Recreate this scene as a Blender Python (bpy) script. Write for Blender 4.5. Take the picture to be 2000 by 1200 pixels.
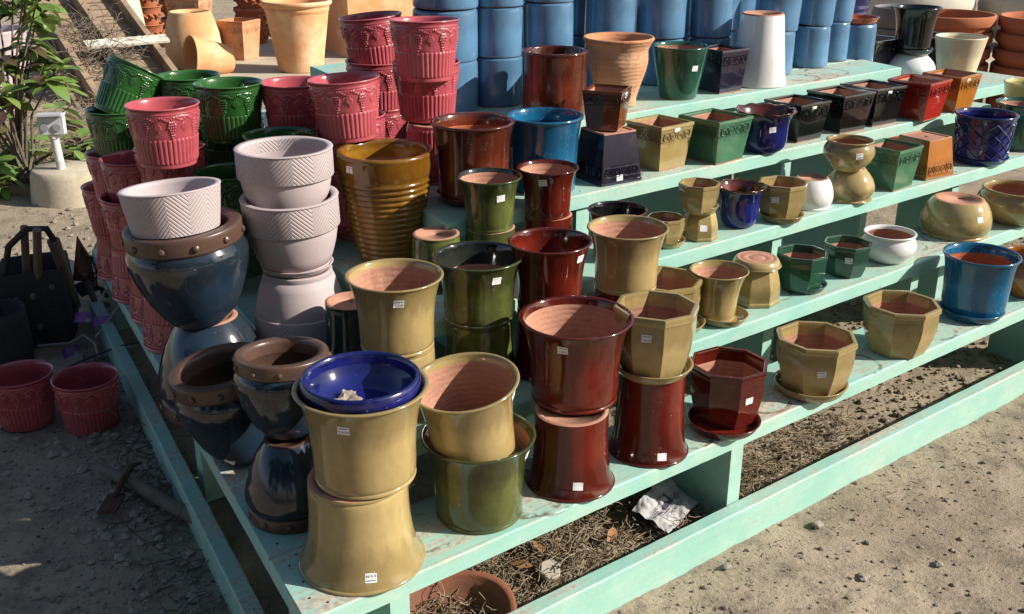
import bpy, math, random
import numpy as np
from mathutils import Vector, Matrix, noise
from math import radians as rad, pi, sin, cos
random.seed(7); rng = np.random.default_rng(7)
for o in list(bpy.data.objects): bpy.data.objects.remove(o)
sc = bpy.context.scene
C = sc.collection
# ---------------------------------------------------------------- camera
AZ, PIT = rad(52.7), rad(22.0)
h_ = Vector((cos(AZ), sin(AZ), 0)); right = Vector((sin(AZ), -cos(AZ), 0)); Z = Vector((0, 0, 1))
fwd = h_*cos(PIT) - Z*sin(PIT); up = right.cross(fwd)
cam = bpy.data.objects.new('camera', bpy.data.cameras.new('camera')); C.objects.link(cam); sc.camera = cam
cam.matrix_world = Matrix.Translation((0, 0, 1.4675)) @ Matrix((right, up, -fwd)).transposed().to_4x4()
cam.data.sensor_width = 36; cam.data.lens = 36*2050/2000; cam.data.clip_start = .05; cam.data.clip_end = 500
# ---------------------------------------------------------------- light
SEL, SAZ = rad(31), rad(-45)
w = bpy.data.worlds.new("World"); sc.world = w; w.use_nodes = True
nt = w.node_tree; sky = nt.nodes.new('ShaderNodeTexSky'); sky.sky_type = 'NISHITA'; sky.sun_disc = False
sky.sun_elevation = SEL; sky.sun_rotation = pi/2 - SAZ; sky.air_density = 1.0; sky.dust_density = 1.5
nt.links.new(sky.outputs[0], nt.nodes['Background'].inputs[0]); nt.nodes['Background'].inputs[1].default_value = .082
sl = bpy.data.lights.new('sun', 'SUN'); sl.energy = 5.0; sl.angle = rad(.53); sl.color = (1, .93, .82)
so = bpy.data.objects.new('sun', sl); C.objects.link(so)
sd = Vector((cos(SEL)*cos(SAZ), cos(SEL)*sin(SAZ), sin(SEL)))
so.rotation_euler = sd.to_track_quat('Z', 'Y').to_euler()
vs = sc.view_settings; vs.view_transform = 'Standard'; vs.look = 'None'; vs.exposure = 0.60; vs.gamma = 1
sc.cycles.max_bounces = 6; sc.cycles.diffuse_bounces = 3; sc.cycles.glossy_bounces = 3
# ---------------------------------------------------------------- materials
def N(nt, t, **k):
    n = nt.nodes.new('ShaderNode'+t)
    for a, b in k.items(): setattr(n, a, b)
    return n
def new_mat(name):
    m = bpy.data.materials.new(name); m.use_nodes = True
    return m, m.node_tree, m.node_tree.nodes['Principled BSDF']
def coords(nt, scale=(1, 1, 1), kind='Object'):
    tc = N(nt, 'TexCoord'); mp = N(nt, 'Mapping'); mp.inputs['Scale'].default_value = scale
    nt.links.new(tc.outputs[kind], mp.inputs[0]); return mp.outputs[0]
def noise_n(nt, vec, scale, detail=3, rough=.55):
    n = N(nt, 'TexNoise'); n.inputs['Scale'].default_value = scale; n.inputs['Detail'].default_value = detail
    n.inputs['Roughness'].default_value = rough; nt.links.new(vec, n.inputs['Vector']); return n.outputs['Fac']
def ramp(nt, fac, stops):
    r = N(nt, 'ValToRGB'); e = r.color_ramp.elements
    while len(e) < len(stops): e.new(.5)
    for i, (p, c) in enumerate(stops): e[i].position = p; e[i].color = (*c, 1) if len(c) == 3 else c
    nt.links.new(fac, r.inputs[0]); return r.outputs[0]
def mixc(nt, fac, a, b, mode='MIX'):
    m = N(nt, 'Mix', data_type='RGBA', blend_type=mode)
    for i, v in ((0, fac), (6, a), (7, b)):
        if hasattr(v, 'links'): nt.links.new(v, m.inputs[i])
        else: m.inputs[i].default_value = v if not isinstance(v, tuple) else (*v, 1)
    return m.outputs[2]
def bump(nt, b, hts, strength, dist=.002):
    prev = None
    for (ht, s, d) in hts:
        bn = N(nt, 'Bump'); bn.inputs['Strength'].default_value = s; bn.inputs['Distance'].default_value = d
        nt.links.new(ht, bn.inputs['Height'])
        if prev: nt.links.new(prev, bn.inputs['Normal'])
        prev = bn.outputs[0]
    nt.links.new(prev, b.inputs['Normal']); return prev
def offs(nt, vec):
    oi = N(nt, 'ObjectInfo'); a = N(nt, 'VectorMath', operation='ADD'); m = N(nt, 'VectorMath', operation='SCALE')
    cx = N(nt, 'CombineXYZ')
    for i in range(3): nt.links.new(oi.outputs['Random'], cx.inputs[i])
    nt.links.new(cx.outputs[0], m.inputs[0]); m.inputs['Scale'].default_value = 9.7
    nt.links.new(vec, a.inputs[0]); nt.links.new(m.outputs[0], a.inputs[1]); return a.outputs[0]
def glaze(name, col, dark, rough=.07, var=.5, speck=None, coat=.35, streak=3.0, dusty=.10):
    m, nt, b = new_mat(name)
    v1 = offs(nt, coords(nt, (1, 1, .35))); v2 = offs(nt, coords(nt))
    n1 = noise_n(nt, v1, 9*streak/3, 4, .6); n2 = noise_n(nt, v2, 60, 3)
    f = ramp(nt, n1, [(.32, (0, 0, 0)), (.72, (1, 1, 1))])
    c = mixc(nt, f, dark, col)
    c = mixc(nt, var*.25, c, ramp(nt, n2, [(.3, tuple(x*.55 for x in col)), (.7, tuple(min(1, x*1.35) for x in col))]))
    if speck:
        n3 = noise_n(nt, v2, 140, 1); c = mixc(nt, ramp(nt, n3, [(.66, (0, 0, 0)), (.72, (1, 1, 1))]), c, speck)
    # glaze running down from the rim and breaking darker at the edge
    tg = N(nt, 'TexCoord'); sg = N(nt, 'SeparateXYZ'); nt.links.new(tg.outputs['Generated'], sg.inputs[0])
    vr = offs(nt, coords(nt, (34, 34, 2.5))); nr = noise_n(nt, vr, 1.6, 4, .6)
    ad = N(nt, 'Math', operation='MULTIPLY_ADD'); nt.links.new(nr, ad.inputs[0]); ad.inputs[1].default_value = .55; nt.links.new(sg.outputs[2], ad.inputs[2])
    c = mixc(nt, ramp(nt, ad.outputs[0], [(.98, (0, 0, 0)), (1.0, (.0, .0, .0)), ]) if var <= 0 else ramp(nt, ad.outputs[0], [(.80, (0, 0, 0)), (1.0, (.55*min(1, var+.3),)*3)]), c, tuple(x*.45 for x in dark))
    vo = N(nt, 'TexVoronoi'); vo.inputs['Scale'].default_value = 75; nt.links.new(v2, vo.inputs['Vector'])
    sp1 = ramp(nt, vo.outputs['Distance'], [(.09, (1, 1, 1)), (.14, (0, 0, 0))]); gate = ramp(nt, noise_n(nt, v2, 7, 2), [(.56, (0, 0, 0)), (.66, (.40, .40, .40))])
    mm_ = N(nt, 'Mix', data_type='RGBA', blend_type='MULTIPLY'); mm_.inputs[0].default_value = 1; nt.links.new(sp1, mm_.inputs[6]); nt.links.new(gate, mm_.inputs[7])
    c = mixc(nt, mm_.outputs[2], c, (.40, .37, .32))
    # settled dust
    n4 = noise_n(nt, v2, 14, 5, .7); dust = ramp(nt, n4, [(.55, (0, 0, 0)), (.9, (dusty, dusty, dusty))])
    c = mixc(nt, dust, c, (.42, .35, .27))
    nt.links.new(c, b.inputs['Base Color'])
    r = N(nt, 'MapRange'); nt.links.new(n4, r.inputs[0]); r.inputs[1].default_value = .35; r.inputs[2].default_value = .8
    r.inputs[3].default_value = rough; r.inputs[4].default_value = rough+.2; nt.links.new(r.outputs[0], b.inputs['Roughness'])
    b.inputs['Coat Weight'].default_value = coat; b.inputs['Coat Roughness'].default_value = .03
    n5 = noise_n(nt, v1, 22, 2)
    bump(nt, b, [(n5, .22, .004), (n2, .05, .001)], 1)
    return m
def matte(name, col, col2, rough=.85, scale=14, bs=.3, fine=160, streak=(1, 1, 1), stain=None, spec=.3):
    m, nt, b = new_mat(name)
    v = offs(nt, coords(nt, streak)); n1 = noise_n(nt, v, scale, 5, .6); n2 = noise_n(nt, v, fine, 3)
    c = mixc(nt, ramp(nt, n1, [(.3, (0, 0, 0)), (.7, (1, 1, 1))]), col2, col)
    c = mixc(nt, .25, c, ramp(nt, n2, [(.3, tuple(x*.6 for x in col)), (.7, tuple(min(1, x*1.3) for x in col))]))
    if stain:
        n3 = noise_n(nt, v, scale*.45, 6, .7); c = mixc(nt, ramp(nt, n3, [(.5, (0, 0, 0)), (.66, (.8, .8, .8))]), c, stain)
    nt.links.new(c, b.inputs['Base Color']); b.inputs['Roughness'].default_value = rough
    b.inputs['Specular IOR Level'].default_value = spec
    bump(nt, b, [(n1, bs, .003), (n2, bs, .0012)], 1)
    return m
G = {
 'tan':   glaze('tan_glaze', (.41, .315, .14), (.28, .205, .08)),
 'olive': glaze('olive_glaze', (.105, .125, .030), (.030, .036, .012), var=.8),
 'ox':    glaze('oxblood_glaze', (.15, .017, .009), (.05, .005, .003), rough=.06),
 'navy':  glaze('cobalt_glaze', (.012, .018, .16), (.006, .008, .07)),
 'ink':   glaze('ink_glaze', (.022, .02, .045), (.01, .009, .02)),
 'turq':  glaze('turquoise_glaze', (.012, .135, .27), (.006, .065, .15), speck=(.04, .24, .36)),
 'green': glaze('hunter_glaze', (.028, .105, .065), (.012, .05, .035)),
 'jade':  glaze('jade_glaze', (.08, .21, .115), (.04, .12, .07)),
 'black': glaze('black_glaze', (.010, .010, .010), (.004, .004, .004)),
 'brown': glaze('rust_glaze', (.22, .062, .016), (.06, .03, .02), rough=.1),
 'rust':  glaze('red_brown_glaze', (.17, .032, .014), (.035, .010, .006), var=.9),
 'amber': glaze('amber_glaze', (.33, .165, .02), (.15, .062, .006), rough=.1, var=.9),
 'honey': glaze('honey_glaze', (.42, .16, .025), (.26, .085, .013)),
 'scar':  glaze('red_glaze', (.36, .024, .014), (.25, .015, .01)),
 'white': glaze('white_glaze', (.78, .77, .76), (.70, .69, .68), rough=.12, var=.1),
 'cream': glaze('cream_glaze', (.76, .68, .48), (.66, .57, .38), rough=.25, coat=.1),
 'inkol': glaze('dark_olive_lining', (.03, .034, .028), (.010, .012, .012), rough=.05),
 'pink':  glaze('raspberry_glaze', (.46, .092, .112), (.36, .062, .078), rough=.16, coat=.2, var=.2),
 'leaf':  glaze('grass_green_glaze', (.028, .115, .024), (.018, .075, .016), rough=.10, coat=.3, var=.2),
 'sky':   glaze('sky_blue_glaze', (.105, .23, .375), (.075, .175, .30), rough=.14, coat=.25, var=.25, streak=1.5),
 'slate': glaze('slate_blue_glaze', (.014, .034, .066), (.020, .024, .024), rough=.04, var=.6, dusty=.03),
 'teal':  glaze('dark_teal_glaze', (.02, .05, .045), (.01, .02, .02)),
 'yel':   glaze('pale_yellow_glaze', (.55, .50, .22), (.48, .42, .18)),
 'orange': glaze('orange_glaze', (.52, .10, .02), (.42, .07, .015)),
 'clay':  matte('bare_clay', (.44, .225, .15), (.36, .175, .115), stain=(.27, .14, .10)),
 'clayr': matte('red_clay', (.46, .14, .055), (.36, .10, .04)),
 'terra': matte('terracotta', (.52, .25, .125), (.43, .19, .09), stain=(.60, .38, .24), scale=5),
 'peach': matte('peach_terracotta', (.68, .37, .18), (.58, .26, .11), stain=(.76, .56, .36), scale=4.5),
 'dterra': matte('orange_terracotta', (.42, .145, .065), (.32, .10, .045), scale=7, bs=.6),
 'oldt': matte('old_terracotta', (.27, .10, .055), (.20, .075, .045), scale=7, bs=.5, stain=(.13, .07, .05)),
 'lav':   matte('mauve_ceramic', (.44, .37, .375), (.41, .345, .35), rough=.6, bs=.03, scale=5, fine=400),
 'band':  matte('brown_unglazed_band', (.095, .054, .040), (.058, .034, .026), rough=.34, bs=.25, spec=.5),
 'grey':  matte('grey_ceramic', (.16, .165, .165), (.12, .12, .125), rough=.6),
 'stonew': matte('pale_stone', (.50, .46, .38), (.42, .38, .31), rough=.8),
 'streak': matte('red_white_streaks', (.62, .50, .46), (.45, .06, .08), scale=18, streak=(1, 1, .3), bs=.1),
 'hole':  matte('hole_dark', (.05, .02, .015), (.03, .012, .01)),
}
def herring():
    m = G['lav'].copy(); m.name = 'mauve_herringbone'; nt = m.node_tree; b = nt.nodes['Principled BSDF']
    tc = N(nt, 'TexCoord'); sp = N(nt, 'SeparateXYZ'); nt.links.new(tc.outputs['Object'], sp.inputs[0])
    def M(op, a, b_=None, c=None):
        n = N(nt, 'Math', operation=op)
        for i, v in enumerate((a, b_, c)):
            if v is None: continue
            if hasattr(v, 'links'): nt.links.new(v, n.inputs[i])
            else: n.inputs[i].default_value = v
        return n.outputs[0]
    th = M('ARCTAN2', sp.outputs[1], sp.outputs[0]); u = M('MULTIPLY', th, 7/(2*pi))
    tri = M('PINGPONG', u, .5)                   # 0..0.5 zigzag, 7 chevrons round the pot
    v = M('ADD', M('MULTIPLY', sp.outputs[2], 1/.0105), M('MULTIPLY', tri, 9.5))
    g = M('SMOOTH_MIN', M('PINGPONG', v, .5), .22, .08)
    bn = N(nt, 'Bump'); bn.inputs['Strength'].default_value = 1; bn.inputs['Distance'].default_value = .006
    ge = N(nt, 'NewGeometry'); s2 = N(nt, 'SeparateXYZ'); nt.links.new(ge.outputs['Normal'], s2.inputs[0])
    nt.links.new(M('LESS_THAN', M('ABSOLUTE', s2.outputs[2]), .4), bn.inputs['Strength'])
    nt.links.new(g, bn.inputs['Height']); nt.links.new(bn.outputs[0], b.inputs['Normal'])
    return m
G['herr'] = herring()
for k_ in ('clay', 'clayr', 'terra'):      # throwing rings
    nt = G[k_].node_tree; b = nt.nodes['Principled BSDF']; wv = N(nt, 'TexWave', bands_direction='Z'); wv.inputs['Scale'].default_value = 26; wv.inputs['Distortion'].default_value = 3; wv.inputs['Detail'].default_value = 2; wv.inputs['Detail Scale'].default_value = 1.2
    tc = N(nt, 'TexCoord'); nt.links.new(tc.outputs['Object'], wv.inputs[0]); bn = N(nt, 'Bump'); bn.inputs['Strength'].default_value = .22; bn.inputs['Distance'].default_value = .003
    prev = b.inputs['Normal'].links[0].from_socket; nt.links.new(wv.outputs['Fac'], bn.inputs['Height']); nt.links.new(prev, bn.inputs['Normal']); nt.links.new(bn.outputs[0], b.inputs['Normal'])
    src = b.inputs['Base Color'].links[0].from_socket; sz = N(nt, 'SeparateXYZ'); tg = N(nt, 'TexCoord'); nt.links.new(tg.outputs['Object'], sz.inputs[0])
    c = mixc(nt, ramp(nt, noise_n(nt, offs(nt, coords(nt, (1, 1, .5))), 24, 5, .7), [(.56, (0, 0, 0)), (.68, (.6, .6, .6))]), src, (.22, .12, .085)); nt.links.new(c, b.inputs['Base Color'])
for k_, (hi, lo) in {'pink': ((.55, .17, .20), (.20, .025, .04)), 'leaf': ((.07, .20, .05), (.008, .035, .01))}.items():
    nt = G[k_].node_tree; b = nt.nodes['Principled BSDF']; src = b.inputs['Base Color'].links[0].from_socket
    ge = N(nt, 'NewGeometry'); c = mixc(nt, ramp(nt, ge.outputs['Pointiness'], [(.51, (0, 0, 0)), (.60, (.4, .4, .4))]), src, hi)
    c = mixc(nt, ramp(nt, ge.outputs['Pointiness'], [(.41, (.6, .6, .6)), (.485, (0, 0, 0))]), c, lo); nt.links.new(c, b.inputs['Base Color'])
def paint():
    m, nt, b = new_mat('mint_paint')
    v = coords(nt, (1, 1, 1)); vg = coords(nt, (1.2, 26, 26))
    big = noise_n(nt, v, 3.2, 6, .65); mid = noise_n(nt, v, 13, 6, .7); grain = noise_n(nt, vg, 3.0, 6, .7); fine = noise_n(nt, v, 90, 3)
    base = mixc(nt, ramp(nt, big, [(.3, (0, 0, 0)), (.7, (1, 1, 1))]), (.235, .455, .39), (.32, .555, .48))
    base = mixc(nt, ramp(nt, mid, [(.48, (0, 0, 0)), (.75, (.65, .65, .65))]), base, (.42, .57, .47))
    # worn strips only on upward faces
    geo = N(nt, 'NewGeometry'); sp = N(nt, 'SeparateXYZ'); nt.links.new(geo.outputs['Normal'], sp.inputs[0])
    upf = N(nt, 'Math', operation='GREATER_THAN'); nt.links.new(sp.outputs[2], upf.inputs[0]); upf.inputs[1].default_value = .7
    wear = N(nt, 'Math', operation='MULTIPLY'); nt.links.new(grain, wear.inputs[0]); nt.links.new(big, wear.inputs[1])
    wf = ramp(nt, wear.outputs[0], [(.225, (0, 0, 0)), (.33, (1, 1, 1))])
    w2 = N(nt, 'Math', operation='MULTIPLY'); nt.links.new(wf, w2.inputs[0]); nt.links.new(upf.outputs[0], w2.inputs[1])
    w3 = N(nt, 'Math', operation='MULTIPLY_ADD'); nt.links.new(wf, w3.inputs[0]); w3.inputs[1].default_value = .30; nt.links.new(w2.outputs[0], w3.inputs[2])
    w4 = N(nt, 'Math', operation='MULTIPLY'); nt.links.new(w3.outputs[0], w4.inputs[0]); w4.inputs[1].default_value = .72
    wood = mixc(nt, ramp(nt, fine, [(.35, (0, 0, 0)), (.65, (1, 1, 1))]), (.33, .24, .18), (.52, .47, .38))
    c = mixc(nt, w4.outputs[0], base, wood)
    # dark scuffs and hairline cracks
    sc1 = noise_n(nt, coords(nt, (1.5, 8, 8)), 11, 7, .8)
    c = mixc(nt, ramp(nt, sc1, [(.64, (0, 0, 0)), (.70, (.8, .8, .8))]), c, (.10, .12, .09))
    nt.links.new(c, b.inputs['Base Color']); b.inputs['Roughness'].default_value = .62; b.inputs['Specular IOR Level'].default_value = .35
    bump(nt, b, [(grain, .35, .003), (fine, .12, .001)], 1)
    return m
PAINT = paint()
def soil():
    m, nt, b = new_mat('sandy_dirt')
    v = coords(nt); big = noise_n(nt, v, 1.3, 6, .6); mid = noise_n(nt, v, 9, 8, .72); fine = noise_n(nt, v, 70, 6, .75); ff = noise_n(nt, v, 300, 2)
    c = mixc(nt, ramp(nt, big, [(.35, (0, 0, 0)), (.65, (1, 1, 1))]), (.29, .235, .168), (.40, .335, .245))
    c = mixc(nt, ramp(nt, mid, [(.47, (0, 0, 0)), (.62, (.9, .9, .9))]), c, (.20, .165, .125))
    c = mixc(nt, ramp(nt, fine, [(.56, (0, 0, 0)), (.68, (.8, .8, .8))]), c, (.085, .062, .045))
    c = mixc(nt, ramp(nt, ff, [(.62, (0, 0, 0)), (.70, (.7, .7, .7))]), c, (.50, .46, .38))
    nt.links.new(c, b.inputs['Base Color']); b.inputs['Roughness'].default_value = .95; b.inputs['Specular IOR Level'].default_value = .15
    bump(nt, b, [(mid, .8, .014), (fine, .8, .006), (ff, .5, .002)], 1)
    return m
SOIL = soil()
wood = matte('weathered_wood', (.33, .24, .155), (.20, .15, .105), rough=.85, scale=6, streak=(1, 1, 1), bs=.5, stain=(.12, .09, .07))
woodw = matte('peeling_white_wood', (.66, .62, .52), (.58, .54, .44), rough=.8, scale=22, bs=.5, stain=(.20, .15, .10))
concrete = matte('concrete', (.50, .44, .33), (.40, .35, .26), scale=4, bs=.7, fine=60, stain=(.30, .26, .19))
metal = matte('galvanised_metal', (.52, .53, .55), (.45, .46, .48), rough=.4, bs=.03)
whitepaint = matte('chipped_white_pipe', (.66, .63, .62), (.60, .56, .55), rough=.6, scale=20, stain=(.30, .22, .20))
fabric = matte('black_fabric', (.045, .045, .046), (.028, .028, .03), rough=.9, scale=8, bs=.8)
plasticb = matte('black_plastic', (.015, .015, .016), (.01, .01, .011), rough=.35, bs=.1, spec=.5)
hwood = matte('grey_handle_wood', (.17, .14, .11), (.11, .09, .075), rough=.8, scale=12)
rustm = matte('rusty_steel', (.11, .05, .03), (.06, .035, .025), rough=.8, scale=20)
straw = matte('dry_root', (.30, .235, .155), (.19, .145, .095), rough=.9, scale=20, bs=.1)
twig = matte('grey_twig', (.16, .13, .10), (.12, .10, .08), rough=.9)
stone_m = matte('stone', (.30, .26, .21), (.20, .18, .155), rough=.9, scale=25, bs=.8)
pebm = matte('pebble', (.27, .23, .175), (.16, .135, .105), rough=.9, scale=3)
paperm = matte('paper', (.42, .41, .41), (.36, .35, .35), rough=.8, bs=.05)
labelm = matte('sticker_paper', (.80, .80, .82), (.76, .76, .78), rough=.6, bs=.02)
inkm = matte('print_ink', (.05, .05, .09), (.05, .05, .08), rough=.7, bs=0.01)
purple = matte('purple_tag', (.22, .04, .40), (.19, .035, .35), rough=.45, bs=.02, spec=.5)
deadleaf = matte('dead_leaf', (.30, .15, .06), (.18, .09, .04), rough=.7)
def leafmat(name, a, b2, vein=(.2, .3, .08)):
    m, nt, b = new_mat(name); v = coords(nt); n1 = noise_n(nt, v, 9, 3)
    oi = N(nt, 'ObjectInfo'); geo = N(nt, 'NewGeometry')
    c = mixc(nt, geo.outputs['Random Per Island'], a, b2)
    c = mixc(nt, ramp(nt, n1, [(.45, (0, 0, 0)), (.7, (.5, .5, .5))]), c, tuple(x*1.6 for x in a))
    nt.links.new(c, b.inputs['Base Color']); b.inputs['Roughness'].default_value = .38
    tr = N(nt, 'BsdfTranslucent'); nt.links.new(c, tr.inputs[0]); ms = N(nt, 'MixShader'); ms.inputs[0].default_value = .28
    out = nt.nodes['Material Output']; nt.links.new(b.outputs[0], ms.inputs[1]); nt.links.new(tr.outputs[0], ms.inputs[2]); nt.links.new(ms.outputs[0], out.inputs[0])
    return m
leafg = leafmat('shrub_leaf', (.12, .21, .045), (.22, .30, .08))
leafp = leafmat('purple_leaf', (.085, .045, .045), (.13, .12, .05))
leafd = leafmat('tree_leaf', (.03, .06, .015), (.06, .10, .025))
# ---------------------------------------------------------------- mesh helpers
def link(name, me, parent=None, mats=()):
    o = bpy.data.objects.new(name, me); C.objects.link(o)
    if parent is not None: o.parent = parent
    return o
def mesh(name, V, F, mats, mi=None, smooth=True, angle=None):
    me = bpy.data.meshes.new(name); me.from_pydata([tuple(map(float, v)) for v in V], [], F)
    for m in (mats if isinstance(mats, (list, tuple)) else [mats]): me.materials.append(m)
    if mi is not None: me.polygons.foreach_set('material_index', mi)
    if smooth: me.polygons.foreach_set('use_smooth', [True]*len(me.polygons))
    if angle: me.set_sharp_from_angle(angle=rad(angle))
    me.update(); return me
def grid_faces(rows, cols, wrap=True, off=0):
    f = []
    for r in range(rows-1):
        a = off+r*cols; b = a+cols
        for c in range(cols if wrap else cols-1):
            d = (c+1) % cols; f.append((a+c, a+d, b+d, b+c))
    return f
def tag(o, label=None, cat=None, group=None, kind=None):
    if label: o['label'] = label
    if cat: o['category'] = cat
    if group: o['group'] = group
    if kind: o['kind'] = kind
    return o
def empty(name, loc, label, cat, group=None, rotz=0):
    o = bpy.data.objects.new(name, None); C.objects.link(o); o.location = loc; o.rotation_euler.z = rotz
    o.empty_display_size = .03
    return tag(o, label, cat, group)
class MB:
    def __init__(s): s.v = []; s.f = []; s.m = []
    def add(s, V, F, mi=0):
        o = len(s.v); s.v += [tuple(v) for v in V]; s.f += [tuple(i+o for i in q) for q in F]; s.m += [mi]*len(F)
    def prism(s, pts, z0, z1, bev=.003, mi=0):
        """pts: CCW polygon (x,y); bevelled top edge"""
        n = len(pts); c = np.mean(pts, 0); P = np.array(pts, float)
        inn = []
        for i in range(n):
            a, b, d = P[i-1], P[i], P[(i+1) % n]
            e1 = (b-a)/np.linalg.norm(b-a); e2 = (d-b)/np.linalg.norm(d-b)
            n1 = np.array([-e1[1], e1[0]]); n2 = np.array([-e2[1], e2[0]]); k = (n1+n2); k /= max(.3, 1+n1@n2)
            inn.append(b+k*bev)
        V = [(*p, z0) for p in P]+[(*p, z1-bev) for p in P]+[(*p, z1) for p in inn]
        F = [tuple(range(n-1, -1, -1)), tuple(range(2*n, 3*n))]
        for r in (0, n):
            for i in range(n): j = (i+1) % n; F.append((r+i, r+j, r+n+j, r+n+i))
        s.add(V, F, mi)
    def board(s, pts, z0, z1, bev=.003, amp=.0011):
        P = [np.array(p, float) for p in pts]; out = []
        for i in range(len(P)):
            a, b = P[i], P[(i+1) % len(P)]; L = np.linalg.norm(b-a); n = max(1, int(L/.035)); nn = np.array([-(b-a)[1], (b-a)[0]])/L
            for k in range(n):
                q = a+(b-a)*k/n; e = amp*(noise.noise(Vector((q[0]*9, q[1]*9, z1*50)))+.8*noise.noise(Vector((q[0]*37, q[1]*37, z1*50)))) if k else 0
                out.append(q+nn*e)
        s.prism(out, z0, z1, bev)
    def box(s, c, d, R=None, mi=0):
        x, y, z = [q/2 for q in d]; V = [(sx*x, sy*y, sz*z) for sz in (-1, 1) for sx, sy in ((-1, -1), (1, -1), (1, 1), (-1, 1))]
        if R is not None: V = [R @ Vector(v) for v in V]
        V = [Vector(v)+Vector(c) for v in V]
        s.add(V, [(3, 2, 1, 0), (4, 5, 6, 7), (0, 1, 5, 4), (1, 2, 6, 5), (2, 3, 7, 6), (3, 0, 4, 7)], mi)
    def tube(s, pts, r, n=8, cap=True, mi=0):
        pts = [Vector(p) for p in pts]; k = len(pts); rr = r if hasattr(r, '__len__') else [r]*k; V = []
        nrm = None
        for i, p in enumerate(pts):
            t = (pts[min(i+1, k-1)]-pts[max(i-1, 0)]).normalized()
            a = nrm if nrm is not None else (Vector((0, 0, 1)) if abs(t.z) < .9 else Vector((1, 0, 0)))
            bn = t.cross(a).normalized(); nrm = bn.cross(t).normalized()
            for j in range(n): q = 2*pi*j/n; V.append(p+(nrm*cos(q)+bn*sin(q))*rr[i])
        F = grid_faces(k, n)
        if cap: F += [tuple(range(n-1, -1, -1)), tuple(range((k-1)*n, k*n))]
        s.add(V, F, mi)
    def mesh(s, name, mats, smooth=True, angle=35): return mesh(name, s.v, s.f, mats, s.m, smooth, angle)
    def obj(s, name, mats, parent=None, smooth=True, angle=35): return link(name, s.mesh(name, mats, smooth, angle), parent)
# ---------------------------------------------------------------- ground
def fbm(x, y, s, o=5):
    v = Vector((x*s, y*s, 3.1)); return noise.fractal(v, 1.0, 2.1, o)
def ghz(x, y):
    h = .010*fbm(x, y, 3.3, 3)+.0045*fbm(x, y, 24, 3)
    d = max(0, min(1, (y-1.41)/.06))*max(0, min(1, (2.4-x)/.5))*max(0, min(1, (2.2-y)/.3))*max(0, min(1, (x-.72)/.1))
    return h+.020*d*(1+fbm(x, y, 9, 3))
def build_ground():
    xs = np.concatenate([-1-np.geomspace(.1, 120, 22)[::-1], np.arange(-1, 4.6, .022), 4.6+np.geomspace(.05, 120, 34)])
    ys = np.concatenate([.4-np.geomspace(.1, 120, 24)[::-1], np.arange(.4, 4.4, .022), 4.4+np.geomspace(.04, 120, 60)])
    V = [(x, y, ghz(x, y) if (-1.5 < x < 6 and 0 < y < 12) else 0) for y in ys for x in xs]
    return link('ground', mesh('ground', V, grid_faces(len(ys), len(xs), False), SOIL))
tag(build_ground(), 'sandy dirt ground', None, None, 'structure')
sb = MB(); sb.prism([(3.2, 8.05), (9, 4.2), (12, 8.5), (6, 13)], -.02, .035, .01)
tag(sb.obj('path', concrete), 'concrete slab under the far terracotta planters', None, None, 'structure')
# ---------------------------------------------------------------- stand
ZL = [.28, .42, .56, .70, .84]; YF = [1.395, 1.6075, 1.82, 2.0325, 2.235]; DEP = .2075
XR = [4.6, 4.6, 4.3, 3.80, 3.50]
def edge(k, y): return .613+.1446*(y-1.405)+k*.215
stand = empty('tiered_plant_stand', (.6, 1.4, 0), 'stepped mint green wooden stand with peeling paint holding all the glazed pots', 'plant stand')
stand.location = (0, 0, 0)
def wob(pts, n=14):
    return pts
for k in range(5):
    y0, y1 = YF[k], YF[k]+DEP
    m = MB(); m.board([(edge(k, y0), y0), (XR[k], y0), (XR[k]+(.05 if k == 4 else 0), y1), (edge(k, y1), y1)], ZL[k]-.038, ZL[k]); m.obj('shelf_board', PAINT, stand)
    m = MB(); ye = 3.66 - .02*k; a = y1+.003
    m.board([(edge(k, a), a), (edge(k, a)+.209, a), (edge(k, ye)+.209, ye), (edge(k, ye), ye)], ZL[k]-.0385, ZL[k]-.0005)
    o = m.obj('shelf_board', PAINT, stand)
for j in range(3):   # deck behind the top step
    y0 = YF[4]+(j+1)*(DEP+.005); m = MB(); m.board([(edge(4, y0)+.215, y0), (3.52, y0), (3.47, y0+DEP), (edge(4, y0+DEP)+.215, y0+DEP)], .802, .8395); m.obj('shelf_board', PAINT, stand)
m = MB(); m.board([(3.56, 2.245), (4.5, 2.245), (4.5, 2.9), (3.56, 2.9)], .655, .695); m.obj('shelf_board', PAINT, stand)
# risers, legs and the two rails on the ground
def leg(x, y, w_, d, z0, z1):
    m = MB(); m.prism([(x, y), (x+w_, y), (x+w_, y+d), (x, y+d)], z0, z1, .002); m.obj('leg', PAINT, stand)
for x in (.785, 1.715, 3.22, 4.3): leg(x, 1.402, .042, .19, 0, .2415)
leg(.655, 1.402, .04, .16, 0, .2415)
for x in (1.30, 2.91, 4.2): leg(x, 1.72, .04, .09, 0, .3815)
for x in (1.45, 2.35, 3.28): leg(x, 1.84, .04, .19, 0, .5215)
for x in (1.775, 2.62, 3.6): leg(x, 2.045, .045, .19, 0, .6615)
for x in (1.8, 2.6, 3.4): leg(x, 2.26, .04, .6, 0, .8015)
for k, yy in ((0, 2.3), (0, 3.55), (1, 3.0), (2, 2.6), (3, 3.1), (1, 3.6), (2, 3.55), (3, 3.55), (4, 3.5)): leg(edge(k, yy)+.03, yy, .13, .038, 0, ZL[k]-.039)
m = MB(); m.board([(.50, 1.359), (4.7, 1.359), (4.7, 1.397), (.50, 1.397)], -.01, .089, .003); m.obj('ground_rail', PAINT, stand)
m = MB(); e0 = lambda y: edge(0, y)-.035
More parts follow.
